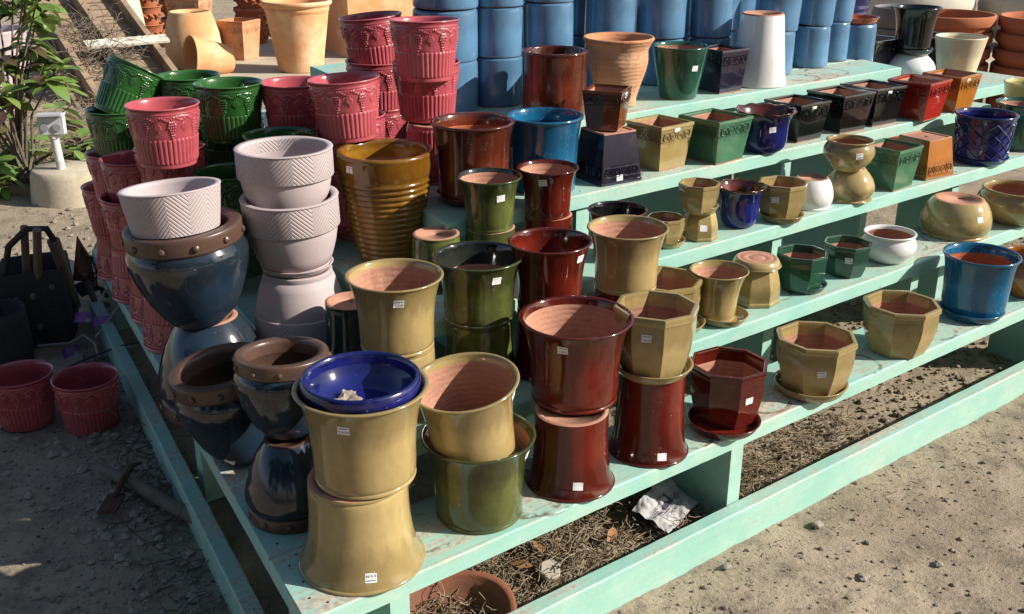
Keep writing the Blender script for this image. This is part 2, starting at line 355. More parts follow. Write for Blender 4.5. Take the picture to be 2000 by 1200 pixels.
m.board([(e0(1.40), 1.40), (e0(1.40)+.04, 1.40), (e0(3.7)+.04, 3.7), (e0(3.7), 3.7)], -.01, .089, .003); m.obj('ground_rail', PAINT, stand)
sm = MB()
for (x, y) in [(edge(0, 1.45)+.03, 1.45), (edge(0, 1.5)+.035, 1.5), (edge(0, 1.55)+.03, 1.56), (edge(0, 1.64)+.03, 1.64), (.67, 1.42), (.70, 1.42), (1.735, 1.43), (1.735, 1.55), (3.24, 1.43), (.69, 1.585)]:
    sm.tube([(x, y, .2795), (x, y, .2812)], 0.0024, 8)
for k in range(5):
    for x in ((.80, 1.735, 3.24, 4.32), (1.32, 2.93, 4.22), (1.47, 2.37, 3.30), (1.80, 2.64, 3.62), (1.82, 2.62, 3.42))[k]:
        for dy in (.03, .17):
            if edge(k, YF[k]+dy)+.02 < x < XR[k]: sm.tube([(x+.004*dy, YF[k]+dy, ZL[k]-.0004), (x, YF[k]+dy, ZL[k]+.0010)], .0026, 8)
sm.obj('screw_heads', rustm, stand)
rs, nt, b = new_mat('ring_stain'); v = coords(nt); nn_ = noise_n(nt, v, 30, 5, .7)
b.inputs['Base Color'].default_value = (.20, .13, .09, 1); b.inputs['Roughness'].default_value = .9
nt.links.new(ramp(nt, nn_, [(.44, (0, 0, 0)), (.62, (.75, .75, .75))]), b.inputs['Alpha'])
for (x, y, k, r) in ((1.19, 1.47, 0, .085), (1.16, 1.50, 0, .10), (1.62, 1.455, 0, .06), (1.90, 1.48, 0, .08), (2.26, 1.46, 0, .07), (2.63, 1.47, 0, .075), (2.66, 1.49, 0, .05), (3.02, 1.70, 1, .07), (2.86, 1.72, 1, .06), (3.03, 2.32, 4, .07), (3.20, 2.34, 4, .08), (3.12, 2.30, 4, .06), (2.02, 2.13, 3, .06), (2.92, 1.9, 2, .06), (.92, 1.5, 0, .07), (2.2, 1.70, 1, .05)):
    m = MB(); n = 48; V = []
    for rr in (r*.86, r): V += [(x+rr*cos(2*pi*i/n), y+rr*sin(2*pi*i/n)*.98, ZL[k]+.0006) for i in range(n)]
    m.add(V, [(i, (i+1) % n, n+(i+1) % n, n+i) for i in range(n)]); m.obj('pot_ring_stain', rs, stand, True, None)
# ---------------------------------------------------------------- pots
# profiles: (radius, height) as fractions of rim radius R and height H
P = {}
def prof(name, body, rim, inner, foot=None, split=None):
    full = body
    if foot is None: body = body[1:]
    P[name] = dict(body=body, rim=rim, inner=inner, foot=foot or [(.09, .07), (.09, .025), (full[0][0]-.1, .025), (full[0][0]-.075, .002), (full[0][0]-.01, .0), (full[0][0], .003), full[1]])
prof('flare', [(.72, .004), (.755, .012), (.765, .03), (.755, .045), (.742, .052), (.755, .062), (.765, .10), (.77, .2), (.775, .35), (.79, .5), (.82, .65), (.86, .78), (.91, .89), (.95, .95), (.962, .966)],
     [(.962, .966), (.985, .972), (1, .983), (.998, .994), (.98, 1), (.95, .999), (.925, .992), (.908, .965), (.885, .91)],
     [(.885, .91), (.845, .80), (.80, .66), (.765, .5), (.745, .3), (.73, .14), (.66, .065), (.09, .065)])
prof('deepflare', [(.60, .004), (.64, .014), (.65, .04), (.63, .055), (.64, .07), (.66, .2), (.69, .4), (.74, .6), (.82, .78), (.90, .9), (.955, .96)],
     [(.955, .96), (.99, .972), (1, .985), (.985, 1), (.95, .998), (.915, .97), (.87, .89)], [(.87, .89), (.79, .75), (.71, .55), (.66, .3), (.61, .12), (.5, .07), (.09, .07)])
prof('flaredeep', [(.72, .004)]+P['flare']['body'], P['flare']['rim'][:-1]+[(.885, .91), (.845, .80), (.80, .66)], [(.80, .66), (.765, .5), (.745, .3), (.73, .14), (.66, .065), (.09, .065)])
prof('mid', [(.68, .004), (.72, .014), (.73, .04), (.71, .055), (.72, .07), (.735, .2), (.76, .4), (.79, .6), (.845, .78), (.91, .9), (.955, .96)],
     [(.955, .96), (.99, .972), (1, .985), (.985, 1), (.95, .998), (.915, .97), (.885, .92)], [(.885, .92), (.82, .78), (.765, .6), (.72, .35), (.69, .12), (.6, .07), (.09, .07)])
prof('straight', [(.78, .0), (.81, .012), (.82, .04), (.835, .2), (.86, .5), (.89, .74), (.925, .88), (.955, .95)],
     [(.955, .95), (.99, .962), (1, .98), (.985, 1), (.94, .999), (.90, .98), (.88, .92), (.86, .84)], [(.86, .84), (.83, .5), (.79, .2), (.72, .07), (.09, .07)])
prof('dome', [(.72, .0), (.76, .015), (.88, .12), (.99, .3), (1.06, .5), (1.08, .66), (1.05, .80), (.99, .87), (.96, .90), (.965, .93)],
     [(.965, .93), (1, .95), (1, .985), (.97, 1), (.93, .998), (.90, .97), (.89, .9)], [(.89, .9), (.98, .7), (.9, .3), (.7, .08), (.09, .08)])
prof('cone', [(.62, .0), (.645, .02), (.68, .1), (.80, .42), (.93, .8), (.985, .955)], [(.985, .955), (1, .975), (.995, .995), (.96, 1), (.93, .985), (.91, .93)],
     [(.91, .93), (.80, .6), (.66, .2), (.6, .07), (.09, .07)])
prof('wcone', [(.70, .0), (.725, .02), (.75, .1), (.85, .5), (.94, .86), (.99, .965)], [(.99, .965), (1, .98), (.995, .995), (.96, 1), (.93, .985), (.91, .93)], [(.91, .93), (.8, .5), (.7, .1), (.09, .1)])
prof('cyl', [(.93, .0), (.965, .015), (.975, .05), (.975, .3), (.975, .6), (.98, .9), (.99, .95)], [(.99, .95), (1, .97), (.99, .995), (.95, 1), (.88, .997), (.855, .975), (.85, .6)],
     [(.85, .6), (.85, .3), (.83, .09), (.09, .09)])
prof('can', [(.93, .0), (.985, .02), (1, .05), (1, .3), (1, .6), (1, .9), (.985, .96)], [(.985, .96), (.95, .99), (.90, 1), (.86, .995), (.84, .96), (.84, .8)],
     [(.84, .8), (.84, .3), (.82, .09), (.09, .09)])
prof('tall', [(.77, .0), (.80, .012), (.805, .04), (.81, .3), (.83, .6), (.87, .8), (.93, .93), (.965, .965)], [(.965, .965), (.99, .972), (1, .985), (.985, 1), (.94, .999), (.90, .98), (.86, .9), (.83, .82)],
     [(.83, .82), (.77, .55), (.74, .2), (.7, .07), (.09, .07)])
prof('oct', [(.70, .0), (.735, .012), (.80, .12), (.88, .3), (.945, .5), (.965, .65), (.965, .78), (.96, .85), (.965, .875)], [(.965, .875), (.992, .89), (1, .92), (1, .965), (.985, .995), (.95, 1), (.89, .995), (.875, .975), (.87, .9), (.865, .78)],
     [(.865, .78), (.86, .6), (.80, .3), (.70, .1), (.6, .08), (.09, .08)])
prof('bowl', [(.56, .0), (.60, .012), (.66, .06), (.80, .17), (.96, .33), (1.06, .5), (1.08, .62), (1.05, .74), (.97, .85), (.915, .90), (.92, .93)], [(.92, .93), (.965, .945), (1, .965), (1, .985), (.97, 1), (.93, .998), (.90, .975), (.885, .92), (.90, .86)],
     [(.90, .86), (.98, .74), (1.0, .6), (.9, .35), (.7, .15), (.5, .08), (.09, .08)])
prof('wbowl', [(.60, .0), (.64, .012), (.74, .08), (.90, .22), (1.02, .40), (1.06, .56), (1.03, .70), (.96, .82), (.92, .88), (.925, .92)], [(.925, .92), (.97, .94), (1, .965), (.99, .995), (.95, 1), (.91, .99), (.88, .93), (.88, .86)],
     [(.88, .86), (.97, .7), (.98, .5), (.85, .25), (.6, .08), (.09, .08)])
prof('jar', [(.47, .0), (.51, .010), (.56, .04), (.68, .13), (.81, .26), (.92, .41), (.995, .55), (1.04, .66), (1.05, .71), (1.035, .76), (.995, .80), (.97, .825)],
     [(.965, .825), (.99, .83), (1.0, .85), (1.0, .96), (1.0, .985), (.985, 1), (.95, 1.003), (.80, .998), (.775, .985), (.765, .95), (.765, .84)],
     [(.765, .84), (.84, .74), (.85, .66), (.70, .4), (.5, .12), (.4, .07), (.09, .07)])
prof('lav', [(.70, .0), (.715, .01), (.72, .07), (.715, .075), (.735, .08), (.80, .2), (.87, .35), (.915, .5), (.925, .57), (.925, .585)],
     [(.925, .585), (.975, .585), (.985, .60), (.985, .96), (.985, .985), (1, .99), (.99, 1), (.89, 1), (.86, .985), (.855, .95), (.86, .8)],
     [(.86, .8), (.86, .55), (.78, .25), (.66, .09), (.09, .07)])
prof('low', [(.84, .0), (.86, .01), (.93, .5), (.985, .97)], [(.985, .97), (1, .98), (.99, 1), (.90, 1), (.87, .98), (.86, .9)], [(.86, .9), (.82, .4), (.78, .12), (.09, .1)])
prof('urn', [(.52, .0), (.54, .015), (.56, .12), (.66, .30), (.78, .48), (.845, .62), (.85, .70), (.84, .715), (.85, .73), (.835, .745), (.845, .76), (.835, .78), (.85, .83), (.92, .9), (.975, .945)],
     [(.975, .945), (1, .962), (.998, .985), (.97, 1), (.93, .998), (.86, .95), (.80, .85), (.79, .75)], [(.79, .75), (.78, .65), (.6, .3), (.5, .1), (.09, .07)])
prof('scal', [(.50, .0), (.55, .012), (.64, .06), (.73, .15), (.77, .28), (.78, .45), (.785, .6), (.80, .72), (.86, .84), (.93, .92)],
     [(.93, .92), (.98, .955), (1, .975), (.99, 1), (.95, .995), (.88, .94), (.80, .84), (.74, .74)], [(.74, .74), (.72, .5), (.68, .2), (.5, .08), (.09, .08)])
rib = [(.58, .0), (.60, .01), (.61, .05)]
for i in range(14):
    a = .075+i*.0515; r0 = .615+(a)*.42; rib += [(r0-.020, a-.019), (r0+.008, a-.009), (r0+.018, a+.002), (r0+.010, a+.015), (r0-.012, a+.024)]
rib += [(.945, .80), (.96, .83), (.975, .88), (.985, .955)]
prof('ribbed', rib, [(.985, .955), (1, .97), (1, .985), (.98, 1), (.93, 1.0), (.87, .995), (.845, .975), (.84, .9), (.84, .84)], [(.84, .84), (.75, .5), (.6, .15), (.5, .07), (.09, .07)])
prof('grape', [(.74, .0), (.775, .010), (.785, .03), (.785, .05)]+[(.785+.165*((t-.05)/.83)**1.3, t) for t in np.linspace(.06, .88, 62)]+[(.935, .885), (.955, .893), (.958, .91), (.945, .92), (.952, .95), (.972, .97)],
     [(.972, .97), (.995, .975), (1, .985), (.995, .996), (.975, 1), (.94, .99), (.91, .96), (.89, .9), (.87, .8)],
     [(.87, .8), (.82, .5), (.77, .25), (.74, .10), (.66, .06), (.09, .06)])
prof('square', [(.78, .0), (.785, .03), (.80, .1), (.97, .9), (.972, .93)], [(.972, .93), (1, .935), (1, .985), (.99, 1), (.88, 1), (.872, .985), (.86, .93)],
     [(.86, .93), (.80, .6), (.72, .15), (.70, .09), (.09, .09)])
prof('saucer', [(.78, .0), (.82, .03), (.88, .25), (.94, .6), (.97, .86)], [(.97, .86), (.995, .93), (1, .98), (.975, 1), (.93, .98), (.89, .7), (.85, .42)], [(.85, .42), (.8, .33), (.3, .33), (.01, .33)],
     foot=[(.01, .06), (.30, .06), (.32, .10), (.38, .10), (.40, .06), (.64, .06), (.66, .1), (.72, .0), (.78, .0)])
prof('dish', [(.62, .0), (.66, .05), (.84, .35), (.90, .5), (.93, .55)], [(.93, .55), (.97, .58), (1.0, .70), (1, .85), (.985, .96), (.95, 1), (.915, .97), (.895, .85), (.885, .66)], [(.885, .66), (.80, .5), (.72, .22), (.5, .14), (.01, .12)],
     foot=[(.01, .05), (.5, .05), (.6, .0)])
prof('bigcone', [(.60, 0), (.63, .01), (.72, .3), (.82, .62), (.88, .82), (.895, .85), (.91, .855), (.90, .875), (.92, .89), (.90, .90), (.95, .93)], [(.95, .93), (.985, .94), (1, .965), (.99, .99), (.95, 1), (.88, .985), (.85, .93), (.84, .9)],
     [(.84, .9), (.75, .55), (.6, .12), (.5, .06), (.05, .06)])
prof('barrel', [(.72, 0), (.74, .01), (.86, .2), (.96, .4), (1, .6), (.985, .8), (.94, .95)], [(.94, .95), (.94, .98), (.92, 1), (.88, .99), (.87, .9)], [(.87, .9), (.93, .6), (.8, .2), (.6, .08), (.05, .08)])
prof('stackbowl', [(.80, 0), (.86, .06), (.92, .35), (.94, .5)], [(.94, .5), (.985, .52), (1, .56), (1, .94), (.985, 1), (.94, 1), (.92, .96), (.90, .7)], [(.90, .7), (.8, .2), (.05, .15)])
prof('widebowl', [(.62, 0), (.66, .03), (.74, .2), (.86, .55), (.93, .78), (.94, .80)], [(.94, .80), (.985, .81), (1, .84), (1, .96), (.985, 1), (.95, 1), (.93, .97), (.92, .8)], [(.92, .8), (.84, .5), (.68, .14), (.05, .12)])
P['clayurn'] = P['urn']
grapes = []
for q in range(8):
    th0 = 2*pi*q/8; 
    for r_, n_ in enumerate((3, 4, 4, 3, 2, 2, 1)):
        for i in range(n_): grapes.append((th0+(i-(n_-1)/2)*.062+(.012 if r_ % 2 else 0), .775-r_*.042, .032, .0065))
    for i in range(9):                      # leaf beside each cluster
        a = 2*pi*i/9; grapes.append((th0+.39+.075*cos(a), .70+.045*sin(a), .034, .0035))
    grapes.append((th0+.39, .70, .05, .0032)); grapes.append((th0+.39, .625, .03, .003))
    for i in range(12):                     # vine
        t = i/12; grapes.append((th0+t*2*pi/8, .83+.026*sin(2*pi*t*2), .030, .0040))
        grapes.append((th0+t*2*pi/8+.03, .79+.03*sin(2*pi*t*3+1), .020, .0030))
def grape_disp(th, hh):
    d = np.zeros_like(th)
    fl = np.clip((hh-.07)/.02, 0, 1)*np.clip((.50+.0*th-hh)/.02, 0, 1)
    d += fl*.0030*(np.abs(np.cos(th*21))**.7)+.0012*np.clip((hh-.50)/.01, 0, 1)
    g = np.zeros_like(th)
    for (a, h0, s, amp) in grapes:
        dt = (th-a+pi) % (2*pi)-pi; q = 1-((dt*.9)**2+((hh-h0)*1.65)**2)/(s**2)
        g = np.maximum(g, .72*amp*np.sqrt(np.clip(q, 0, 1)))
    return d+g*np.clip((.88-hh)/.01, 0, 1)
def lathe(name, pr, R, H, mat, parent, seg=72, sides=0, disp=None, wobble=.0, lob=None, close=None, seed=0, angle=None):
    pr = np.array(pr, float); th = np.linspace(0, 2*pi, seg, endpoint=False)
    T, hh = np.meshgrid(th, pr[:, 1]); rr = np.repeat(pr[:, :1], seg, 1)*R; zz = hh*H
    if sides:
        a = (T % (2*pi/sides))-pi/sides; k = cos(pi/sides)/np.cos(a)
        tight = .985 if sides == 8 else .96
        rr = rr*(k*tight+(1-tight))
    if wobble: rr = rr*(1+wobble*np.sin(2*T+seed)*(hh)+wobble*.5*np.sin(3*T+2.3*seed)); 
    if disp is not None: rr = rr+disp(T, hh)
    if lob is not None:
        s = np.clip((hh-.80)/.2, 0, 1)**1.5; rr = rr*(1+s*.022*np.cos(11*T)); zz = zz+s*H*.014*np.cos(11*T)
    V = np.stack([rr*np.cos(T), rr*np.sin(T), zz], -1).reshape(-1, 3)
    F = grid_faces(len(pr), seg)
    me = mesh(name, V, F, mat, None, True, angle if angle else (30 if sides else None))
    return link(name, me, parent) if parent is not None else me
def prof_r(body, h):
    hs = [b[1] for b in body]; return float(np.interp(h, hs, [b[0] for b in body]))
FONT = {}
def text_mesh(txt):
    if txt not in FONT:
        cu = bpy.data.curves.new('t', 'FONT'); cu.body = txt; cu.align_x = 'CENTER'; cu.size = 1; cu.resolution_u = 2
        o = bpy.data.objects.new('t', cu); C.objects.link(o); dg = bpy.context.evaluated_depsgraph_get(); dg.update()
        me = bpy.data.meshes.new_from_object(o.evaluated_get(dg)); bpy.data.objects.remove(o)
        FONT[txt] = ([tuple(v.co) for v in me.vertices], [tuple(p.vertices) for p in me.polygons])
    return FONT[txt]
def sticker(root, body, R, H, az, h, txt, w_=.021, ht=.017, tilt=0, sides=0):
    """paper price label following the wall"""
    def sp(u, v, lift):
        hh = h+v/H; r = prof_r(body, hh)*R
        if sides:
            base = az; k = cos(pi/sides)/cos(((az+pi) % (2*pi/sides))-pi/sides) if False else 1
            ap = r*cos(pi/sides)*(.985 if sides == 8 else .96)+r*(1-(.985 if sides == 8 else .96))
            fa = (math.floor(az/(2*pi/sides))+.5)*2*pi/sides; t = math.tan(az-fa)*ap+u
            return Vector((cos(fa)*(ap+lift)-sin(fa)*t, sin(fa)*(ap+lift)+cos(fa)*t, hh*H))
        a = az+u/r; return Vector(((r+lift)*cos(a), (r+lift)*sin(a), hh*H))
    ct, st = cos(tilt), sin(tilt); V = []; n = 6
    for j in range(4):
        for i in range(n):
            u = (i/(n-1)-.5)*w_; v = (j/3-.5)*ht; V.append(sp(u*ct-v*st, u*st+v*ct, .0008+(.0018 if (i == 0 and j == 0) else 0)))
    m = MB(); m.add(V, grid_faces(4, n, False))
    o = m.obj('price_sticker', labelm, root, True, None)
    if txt:
        m = MB(); tv, tf = text_mesh(txt); s_ = .0074
        m.add([sp((x*s_)*ct-(y*s_-.0062)*st, (x*s_)*st+(y*s_-.0062)*ct, .0012) for x, y, z in tv], tf)
        for k in range(6):
            x0 = (k-2.8)*.0028; q = [(x0, .0035), (x0+.002, .0035), (x0+.002, .0055), (x0, .0055)]
            m.add([sp(a*ct-b*st, a*st+b*ct, .0012) for a, b in q], [(0, 1, 2, 3)])
        m.obj('price_print', inkm, o, False, None)
    return o
MC = {}
NP = [0]
def scrolls(m, R, H):
    """raised C-scroll band near the rim of a square pot, corners of the square at azimuth 0/90/180/270"""
    for f in range(4):
        fa = pi/4+f*pi/2
        for k in range(4):
            h0 = .755; r = prof_r(P['square']['body'], h0)*R*cos(pi/4)*.965; wd = r*2*.94; cx = (k+.5)/4*wd-wd/2; s_ = 1 if k % 2 == 0 else -1
            def put(x, y):
                hh = h0+y/H; rr = prof_r(P['square']['body'], hh)*R*(cos(pi/4)*.96+.04)+.0006
                return (cos(fa)*rr-sin(fa)*x, sin(fa)*rr+cos(fa)*x, hh*H)
            q = wd/4*.5
            pts = []
            for i in range(20):
                t = i/19; a = 1.0+t*2*pi*1.25; rr = q*(.95-.72*t); pts.append(put(cx+s_*rr*cos(a), rr*sin(a)*1.05))
            m.tube(pts, .0016, 5)
            m.tube([put(cx+s_*q*1.0, -q*.9), put(cx+s_*q*.7, -q*.2), put(cx+s_*q*.95, q*.8)], .0014, 5)
            m.tube([put(cx, -.0006), put(cx, .0006)], .0028, 6)
        for yy in (-.0125, .0125):
            pts = [put((i/8-.5)*wd*1.02, yy) for i in range(9)]; m.tube(pts, .0011, 5)
def pot(kind, gl, x, y, z, R, H, label, cat='flower pot', group=None, inv=False, tilt=None, rot=None, stick=(), inner='clay', rimmat=None, lin=None, name=None, nominal=None):
    root = empty(name or {'saucer': 'saucer', 'dish': 'dish', 'bowl': 'bowl_pot', 'wbowl': 'bowl_pot', 'dome': 'bowl_pot', 'jar': 'studded_jar'}.get(kind, 'flower_pot'), (x, y, z), label, cat, group)
    NP[0] += 1; sd_ = NP[0]
    rz = rot if rot is not None else random.random()*6.28
    M = Matrix.Rotation(rz, 4, 'Z')
    if inv: M = Matrix.Translation((0, 0, H)) @ Matrix.Rotation(pi, 4, 'X') @ M
    if tilt:
        ax = Vector((-sin(rad(tilt[1])), cos(rad(tilt[1])), 0)); M = Matrix.Rotation(rad(tilt[0]), 4, ax) @ M
    root.matrix_world = Matrix.Translation((x, y, z)) @ M
    p = P[kind]; sides = {'oct': 8, 'square': 4}.get(kind, 0)
    seg = 96 if not sides else sides*12
    key = (kind, gl, round(R, 4), round(H, 4)) if kind in ('grape', 'saucer', 'can', 'square', 'widebowl') else None
    gm = G[gl]; ry = 0
    if key and key in MC:
        for nm, me in MC[key]: link(nm, me, root)
    else:
        parts = []
        wb = .004 if not sides else 0
        kw = dict(seg=seg, sides=sides, wobble=wb, seed=sd_)
        if kind == 'grape':
            kw['seg'] = 336; parts.append(('body', lathe('body', p['body'], R, H, gm, None, disp=grape_disp, **kw))); kw['seg'] = 96
        elif kind == 'square':
            m = MB(); me0 = None
            pr = np.array(p['body']); th = np.linspace(0, 2*pi, seg, endpoint=False); T, hh = np.meshgrid(th, pr[:, 1])
            rr = np.repeat(pr[:, :1], seg, 1)*R; a = (T % (pi/2))-pi/4; rr = rr*(cos(pi/4)/np.cos(a)*.96+.04)
            m.add(np.stack([rr*np.cos(T), rr*np.sin(T), hh*H], -1).reshape(-1, 3), grid_faces(len(pr), seg)); scrolls(m, R, H)
            parts.append(('body', m.mesh('body', gm, True, 30)))
        else:
            parts.append(('body', lathe('body', p['body'], R, H, gm, None, lob=kind == 'scal' or None, **kw)))
        rm = G[rimmat] if rimmat else gm
        if kind == 'lav': rm = G['herr']
        if kind == 'low': parts[0] = ('body', lathe('body', [(a, b) for a, b in p['body']], R, H, G['herr'], None, **kw))
        rimp = p['rim']
        if lin:
            it = max(range(len(rimp)), key=lambda i: rimp[i][1]); lp_ = rimp[it+1:]; rimp = rimp[:it+2]
            parts.append(('lining', lathe('lining', lp_, R, H, G[lin], None, **kw)))
        parts.append(('rim', lathe('rim', rimp, R, H, rm, None, lob=kind == 'scal' or None, **kw)))
        if kind == 'jar':
            m = MB(); V = []; n = 8; c0 = Vector((1, 0, 0)); k_ = R/.11
            for (rr, dd) in ((.0075, 0), (.0065, .0035), (.0035, .0058), (.0002, .0065)):
                for j in range(n): q = 2*pi*j/n; V.append(Vector((R+dd*k_, rr*cos(q)*k_, .905*H+rr*sin(q)*k_)))
            m.add(V, grid_faces(4, n)); me = m.mesh('stud', rm)
            for i in range(11): o_ = link('stud', me, root); o_.rotation_euler.z = 2*pi*i/11+.2
        parts.append(('interior', lathe('interior', p['inner'], R, H, G[inner] if inner else gm, None, **kw)))
        parts.append(('foot', lathe('foot', p['foot'], R, H, (G['clay'] if kind != 'jar' else G['clay'] if R > .12 else G['band']) if gl not in ('lav', 'terra', 'peach', 'dterra', 'cream', 'grey') else gm, None, **kw)))
        for nm, me in parts: link(nm, me, root)
        if key: MC[key] = parts
    # stickers: (side offset as seen from the aisle, height fraction, text)
    azc = math.atan2(-y, -x)
    for s_ in stick:
        az = azc+math.asin(s_[0]); az = (-az if inv else az)
        az = az - rz
        sticker(root, p['body'], R, H, az, s_[1], s_[2] if len(s_) > 2 else '', tilt=(s_[3] if len(s_) > 3 else random.uniform(-.09, .09)), sides=sides)
    return root
E=pi/8
C45 = rad(-45)
#POTS
S = ZL
F_ = 'flared round pots with thick rims'; O_ = 'eight-sided pots'; Q_ = 'square planters with a scroll band'; GR = 'raspberry pots with raised grapes'; GG = 'green pots with raised grapes'
SA = 'saucers under pots'; CY = 'sky blue cylinder pots'; LV = 'mauve herringbone pots'; JR = 'studded slate blue jars'; FB = 'round-bellied bowls'
# --- front step, from the corner to the right
pot('flare', 'tan', .786, 1.500, S[0], .120, .181, 'tan flared pot upside down on the corner of the lowest step, bottom of its stack', 'flower pot', F_, inv=True, stick=[(.12, .84, '$ 8.99')])
pot('flare', 'tan', .800, 1.492, S[0]+.181, .121, .184, 'tan flared pot holding the royal blue dish at the stand corner', group=F_, stick=[(-.32, .80, '$ 8.99')])
pot('dish', 'navy', .800, 1.492, .596, .106, .068, 'royal blue glazed dish with paper scraps, sitting in a tan pot', 'dish', inner='navy')
pot('flare', 'olive', 1.055, 1.495, S[0], .115, .180, 'olive green flared pot on the lowest step holding a leaning tan pot inside it', group=F_, stick=[(.93, .84)])
pot('flare', 'tan', 1.043, 1.490, .420, .107, .172, 'tan flared pot leaning inside the olive pot on the lowest step', group=F_, tilt=(9, 190), stick=[(.95, .86)])
pot('tall', 'ox', 1.281, 1.476, S[0], .096, .171, 'dark red pot upside down on the lowest step under the largest dark red pot', group=F_, inv=True, stick=[(.2, .80)])
pot('flare', 'ox', 1.322, 1.516, S[0]+.171, .120, .186, 'largest dark red flared pot, stacked on an upturned red pot on the lowest step', group=F_, stick=[(-.24, .82, '$ 8.99')])
pot('tall', 'ox', 1.509, 1.473, S[0], .092, .197, 'dark red upturned pot carrying a tan saucer and eight-sided pot', group=F_, inv=True, stick=[(.38, .88)])
pot('saucer', 'tan', 1.503, 1.466, S[0]+.197, .088, .024, 'tan saucer on an upturned dark red pot, under the tallest eight-sided pot', 'saucer', SA, inner='tan')
pot('oct', 'tan', 1.500, 1.462, S[0]+.206, .093, .150, 'tan eight-sided pot on a saucer on an upturned dark red pot', group=O_, rot=rad(12), stick=[(-.2, .70, '$ 8.99')])
pot('saucer', 'ox', 1.722, 1.440, S[0], .087, .024, 'dark red saucer on the lowest step under the dark red eight-sided pot', 'saucer', SA, inner='ox')
pot('oct', 'ox', 1.751, 1.461, S[0]+.009, .094, .142, 'dark red eight-sided pot on its saucer on the lowest step', group=O_, rot=rad(15), stick=[(.62, .55)])
pot('saucer', 'tan', 2.041, 1.438, S[0], .092, .026, 'tan saucer on the lowest step under a wide tan eight-sided pot', 'saucer', SA, inner='tan')
pot('oct', 'tan', 2.047, 1.440, S[0]+.010, .101, .138, 'wide tan eight-sided pot on a saucer near the front edge of the lowest step', group=O_, rot=rad(23), stick=[(.25, .52, '$ 9.99')])
pot('oct', 'tan', 2.434, 1.456, S[0], .102, .138, 'tan eight-sided pot without a saucer on the lowest step, left of the turquoise pot', group=O_, rot=rad(24))
pot('saucer', 'turq', 2.821, 1.462, S[0], .090, .026, 'turquoise blue saucer on the lowest step', 'saucer', SA, inner='turq')
pot('straight', 'turq', 2.842, 1.471, S[0]+.009, .108, .178, 'turquoise blue pot with red clay inside on its saucer on the lowest step', inner='clayr')
# --- second step
pot('flare', 'tan', 1.035, 1.755, S[1], .100, .148, 'upturned tan pot on the second step right under another tan pot', group=F_, inv=True)
pot('flare', 'tan', 1.030, 1.749, S[1]+.148, .101, .158, 'tan flared pot right behind the royal blue dish, standing on an upturned one', group=F_, stick=[(.07, .80, '$ 7.99')])
pot('flare', 'olive', 1.257, 1.772, S[1], .096, .150, 'olive green pot upside down on the second step, bottom of its stack', group=F_, inv=True)
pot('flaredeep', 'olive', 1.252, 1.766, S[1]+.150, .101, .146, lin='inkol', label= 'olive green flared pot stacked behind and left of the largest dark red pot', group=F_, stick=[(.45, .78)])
pot('tall', 'ox', 1.41, 1.712, S[1], .090, .150, 'dark red pot upside down on the second step behind the largest dark red pot', group=F_, inv=True)
pot('flaredeep', 'ox', 1.407, 1.708, S[1]+.150, .094, .165, 'dark red flared pot on the second step stack, between an olive and a tan pot', group=F_, stick=[(.80, .84)])
pot('tall', 'ox', 1.646, 1.717, S[1], .086, .148, 'dark red pot upside down on the second step under a tan flared pot', group=F_, inv=True)
pot('flare', 'tan', 1.648, 1.713, S[1]+.148, .097, .150, 'tan flared pot on an upturned dark red pot on the second step', group=F_)
pot('saucer', 'tan', 1.815, 1.705, S[1], .080, .022, 'tan saucer on the second step half hidden behind the tallest eight-sided pot', 'saucer', SA, inner='tan')
pot('oct', 'tan', 1.794, 1.723, S[1]+.008, .095, .125, 'tan eight-sided pot on the second step behind another tan eight-sided pot', group=O_, rot=rad(5))
pot('saucer', 'tan', 1.948, 1.661, S[1], .066, .022, 'olive tan saucer on the second step under a small flared pot', 'saucer', SA, inner='tan')
pot('deepflare', 'tan', 1.938, 1.675, S[1]+.008, .075, .130, 'small tan flared pot on its saucer on the second step', group=F_)
pot('oct', 'tan', 2.122, 1.709, S[1], .072, .105, 'tan eight-sided pot upside down on the second step with a saucer on top', group=O_, inv=True, rot=rad(12))
pot('saucer', 'tan', 2.119, 1.705, S[1]+.104, .066, .020, 'saucer turned over on an upturned tan eight-sided pot, its clay underside showing', 'saucer', SA, inv=True, inner='tan')
pot('saucer', 'green', 2.300, 1.682, S[1], .064, .020, 'dark green saucer on the second step', 'saucer', SA, inner='green')
pot('oct', 'green', 2.286, 1.685, S[1]+.008, .073, .102, 'dark green eight-sided pot on a green saucer on the second step', group=O_, rot=rad(14))
pot('oct', 'green', 2.496, 1.688, S[1], .070, .095, 'dark green eight-sided pot without a saucer, left of the white bowl', group=O_, rot=rad(8), stick=[(.12, .62, '$ 5.99')])
pot('wbowl', 'white', 2.696, 1.685, S[1], .076, .087, 'white glazed round bowl on the second step', 'bowl', FB)
pot('dome', 'tan', 3.097, 1.709, S[1], .101, .116, 'tan round-bellied bowl upside down on the second step behind the turquoise pot', 'bowl', FB, inv=True, stick=[(.68, .38)])
pot('bowl', 'tan', 3.369, 1.662, S[1], .112, .115, 'tan round bowl standing upright on the second step at the right edge', 'bowl', FB)
pot('bowl', 'honey', 3.12, 1.46, S[0], .085, .13, 'honey brown bowl on the lowest step right of the turquoise pot, mostly out of view', 'bowl', FB)
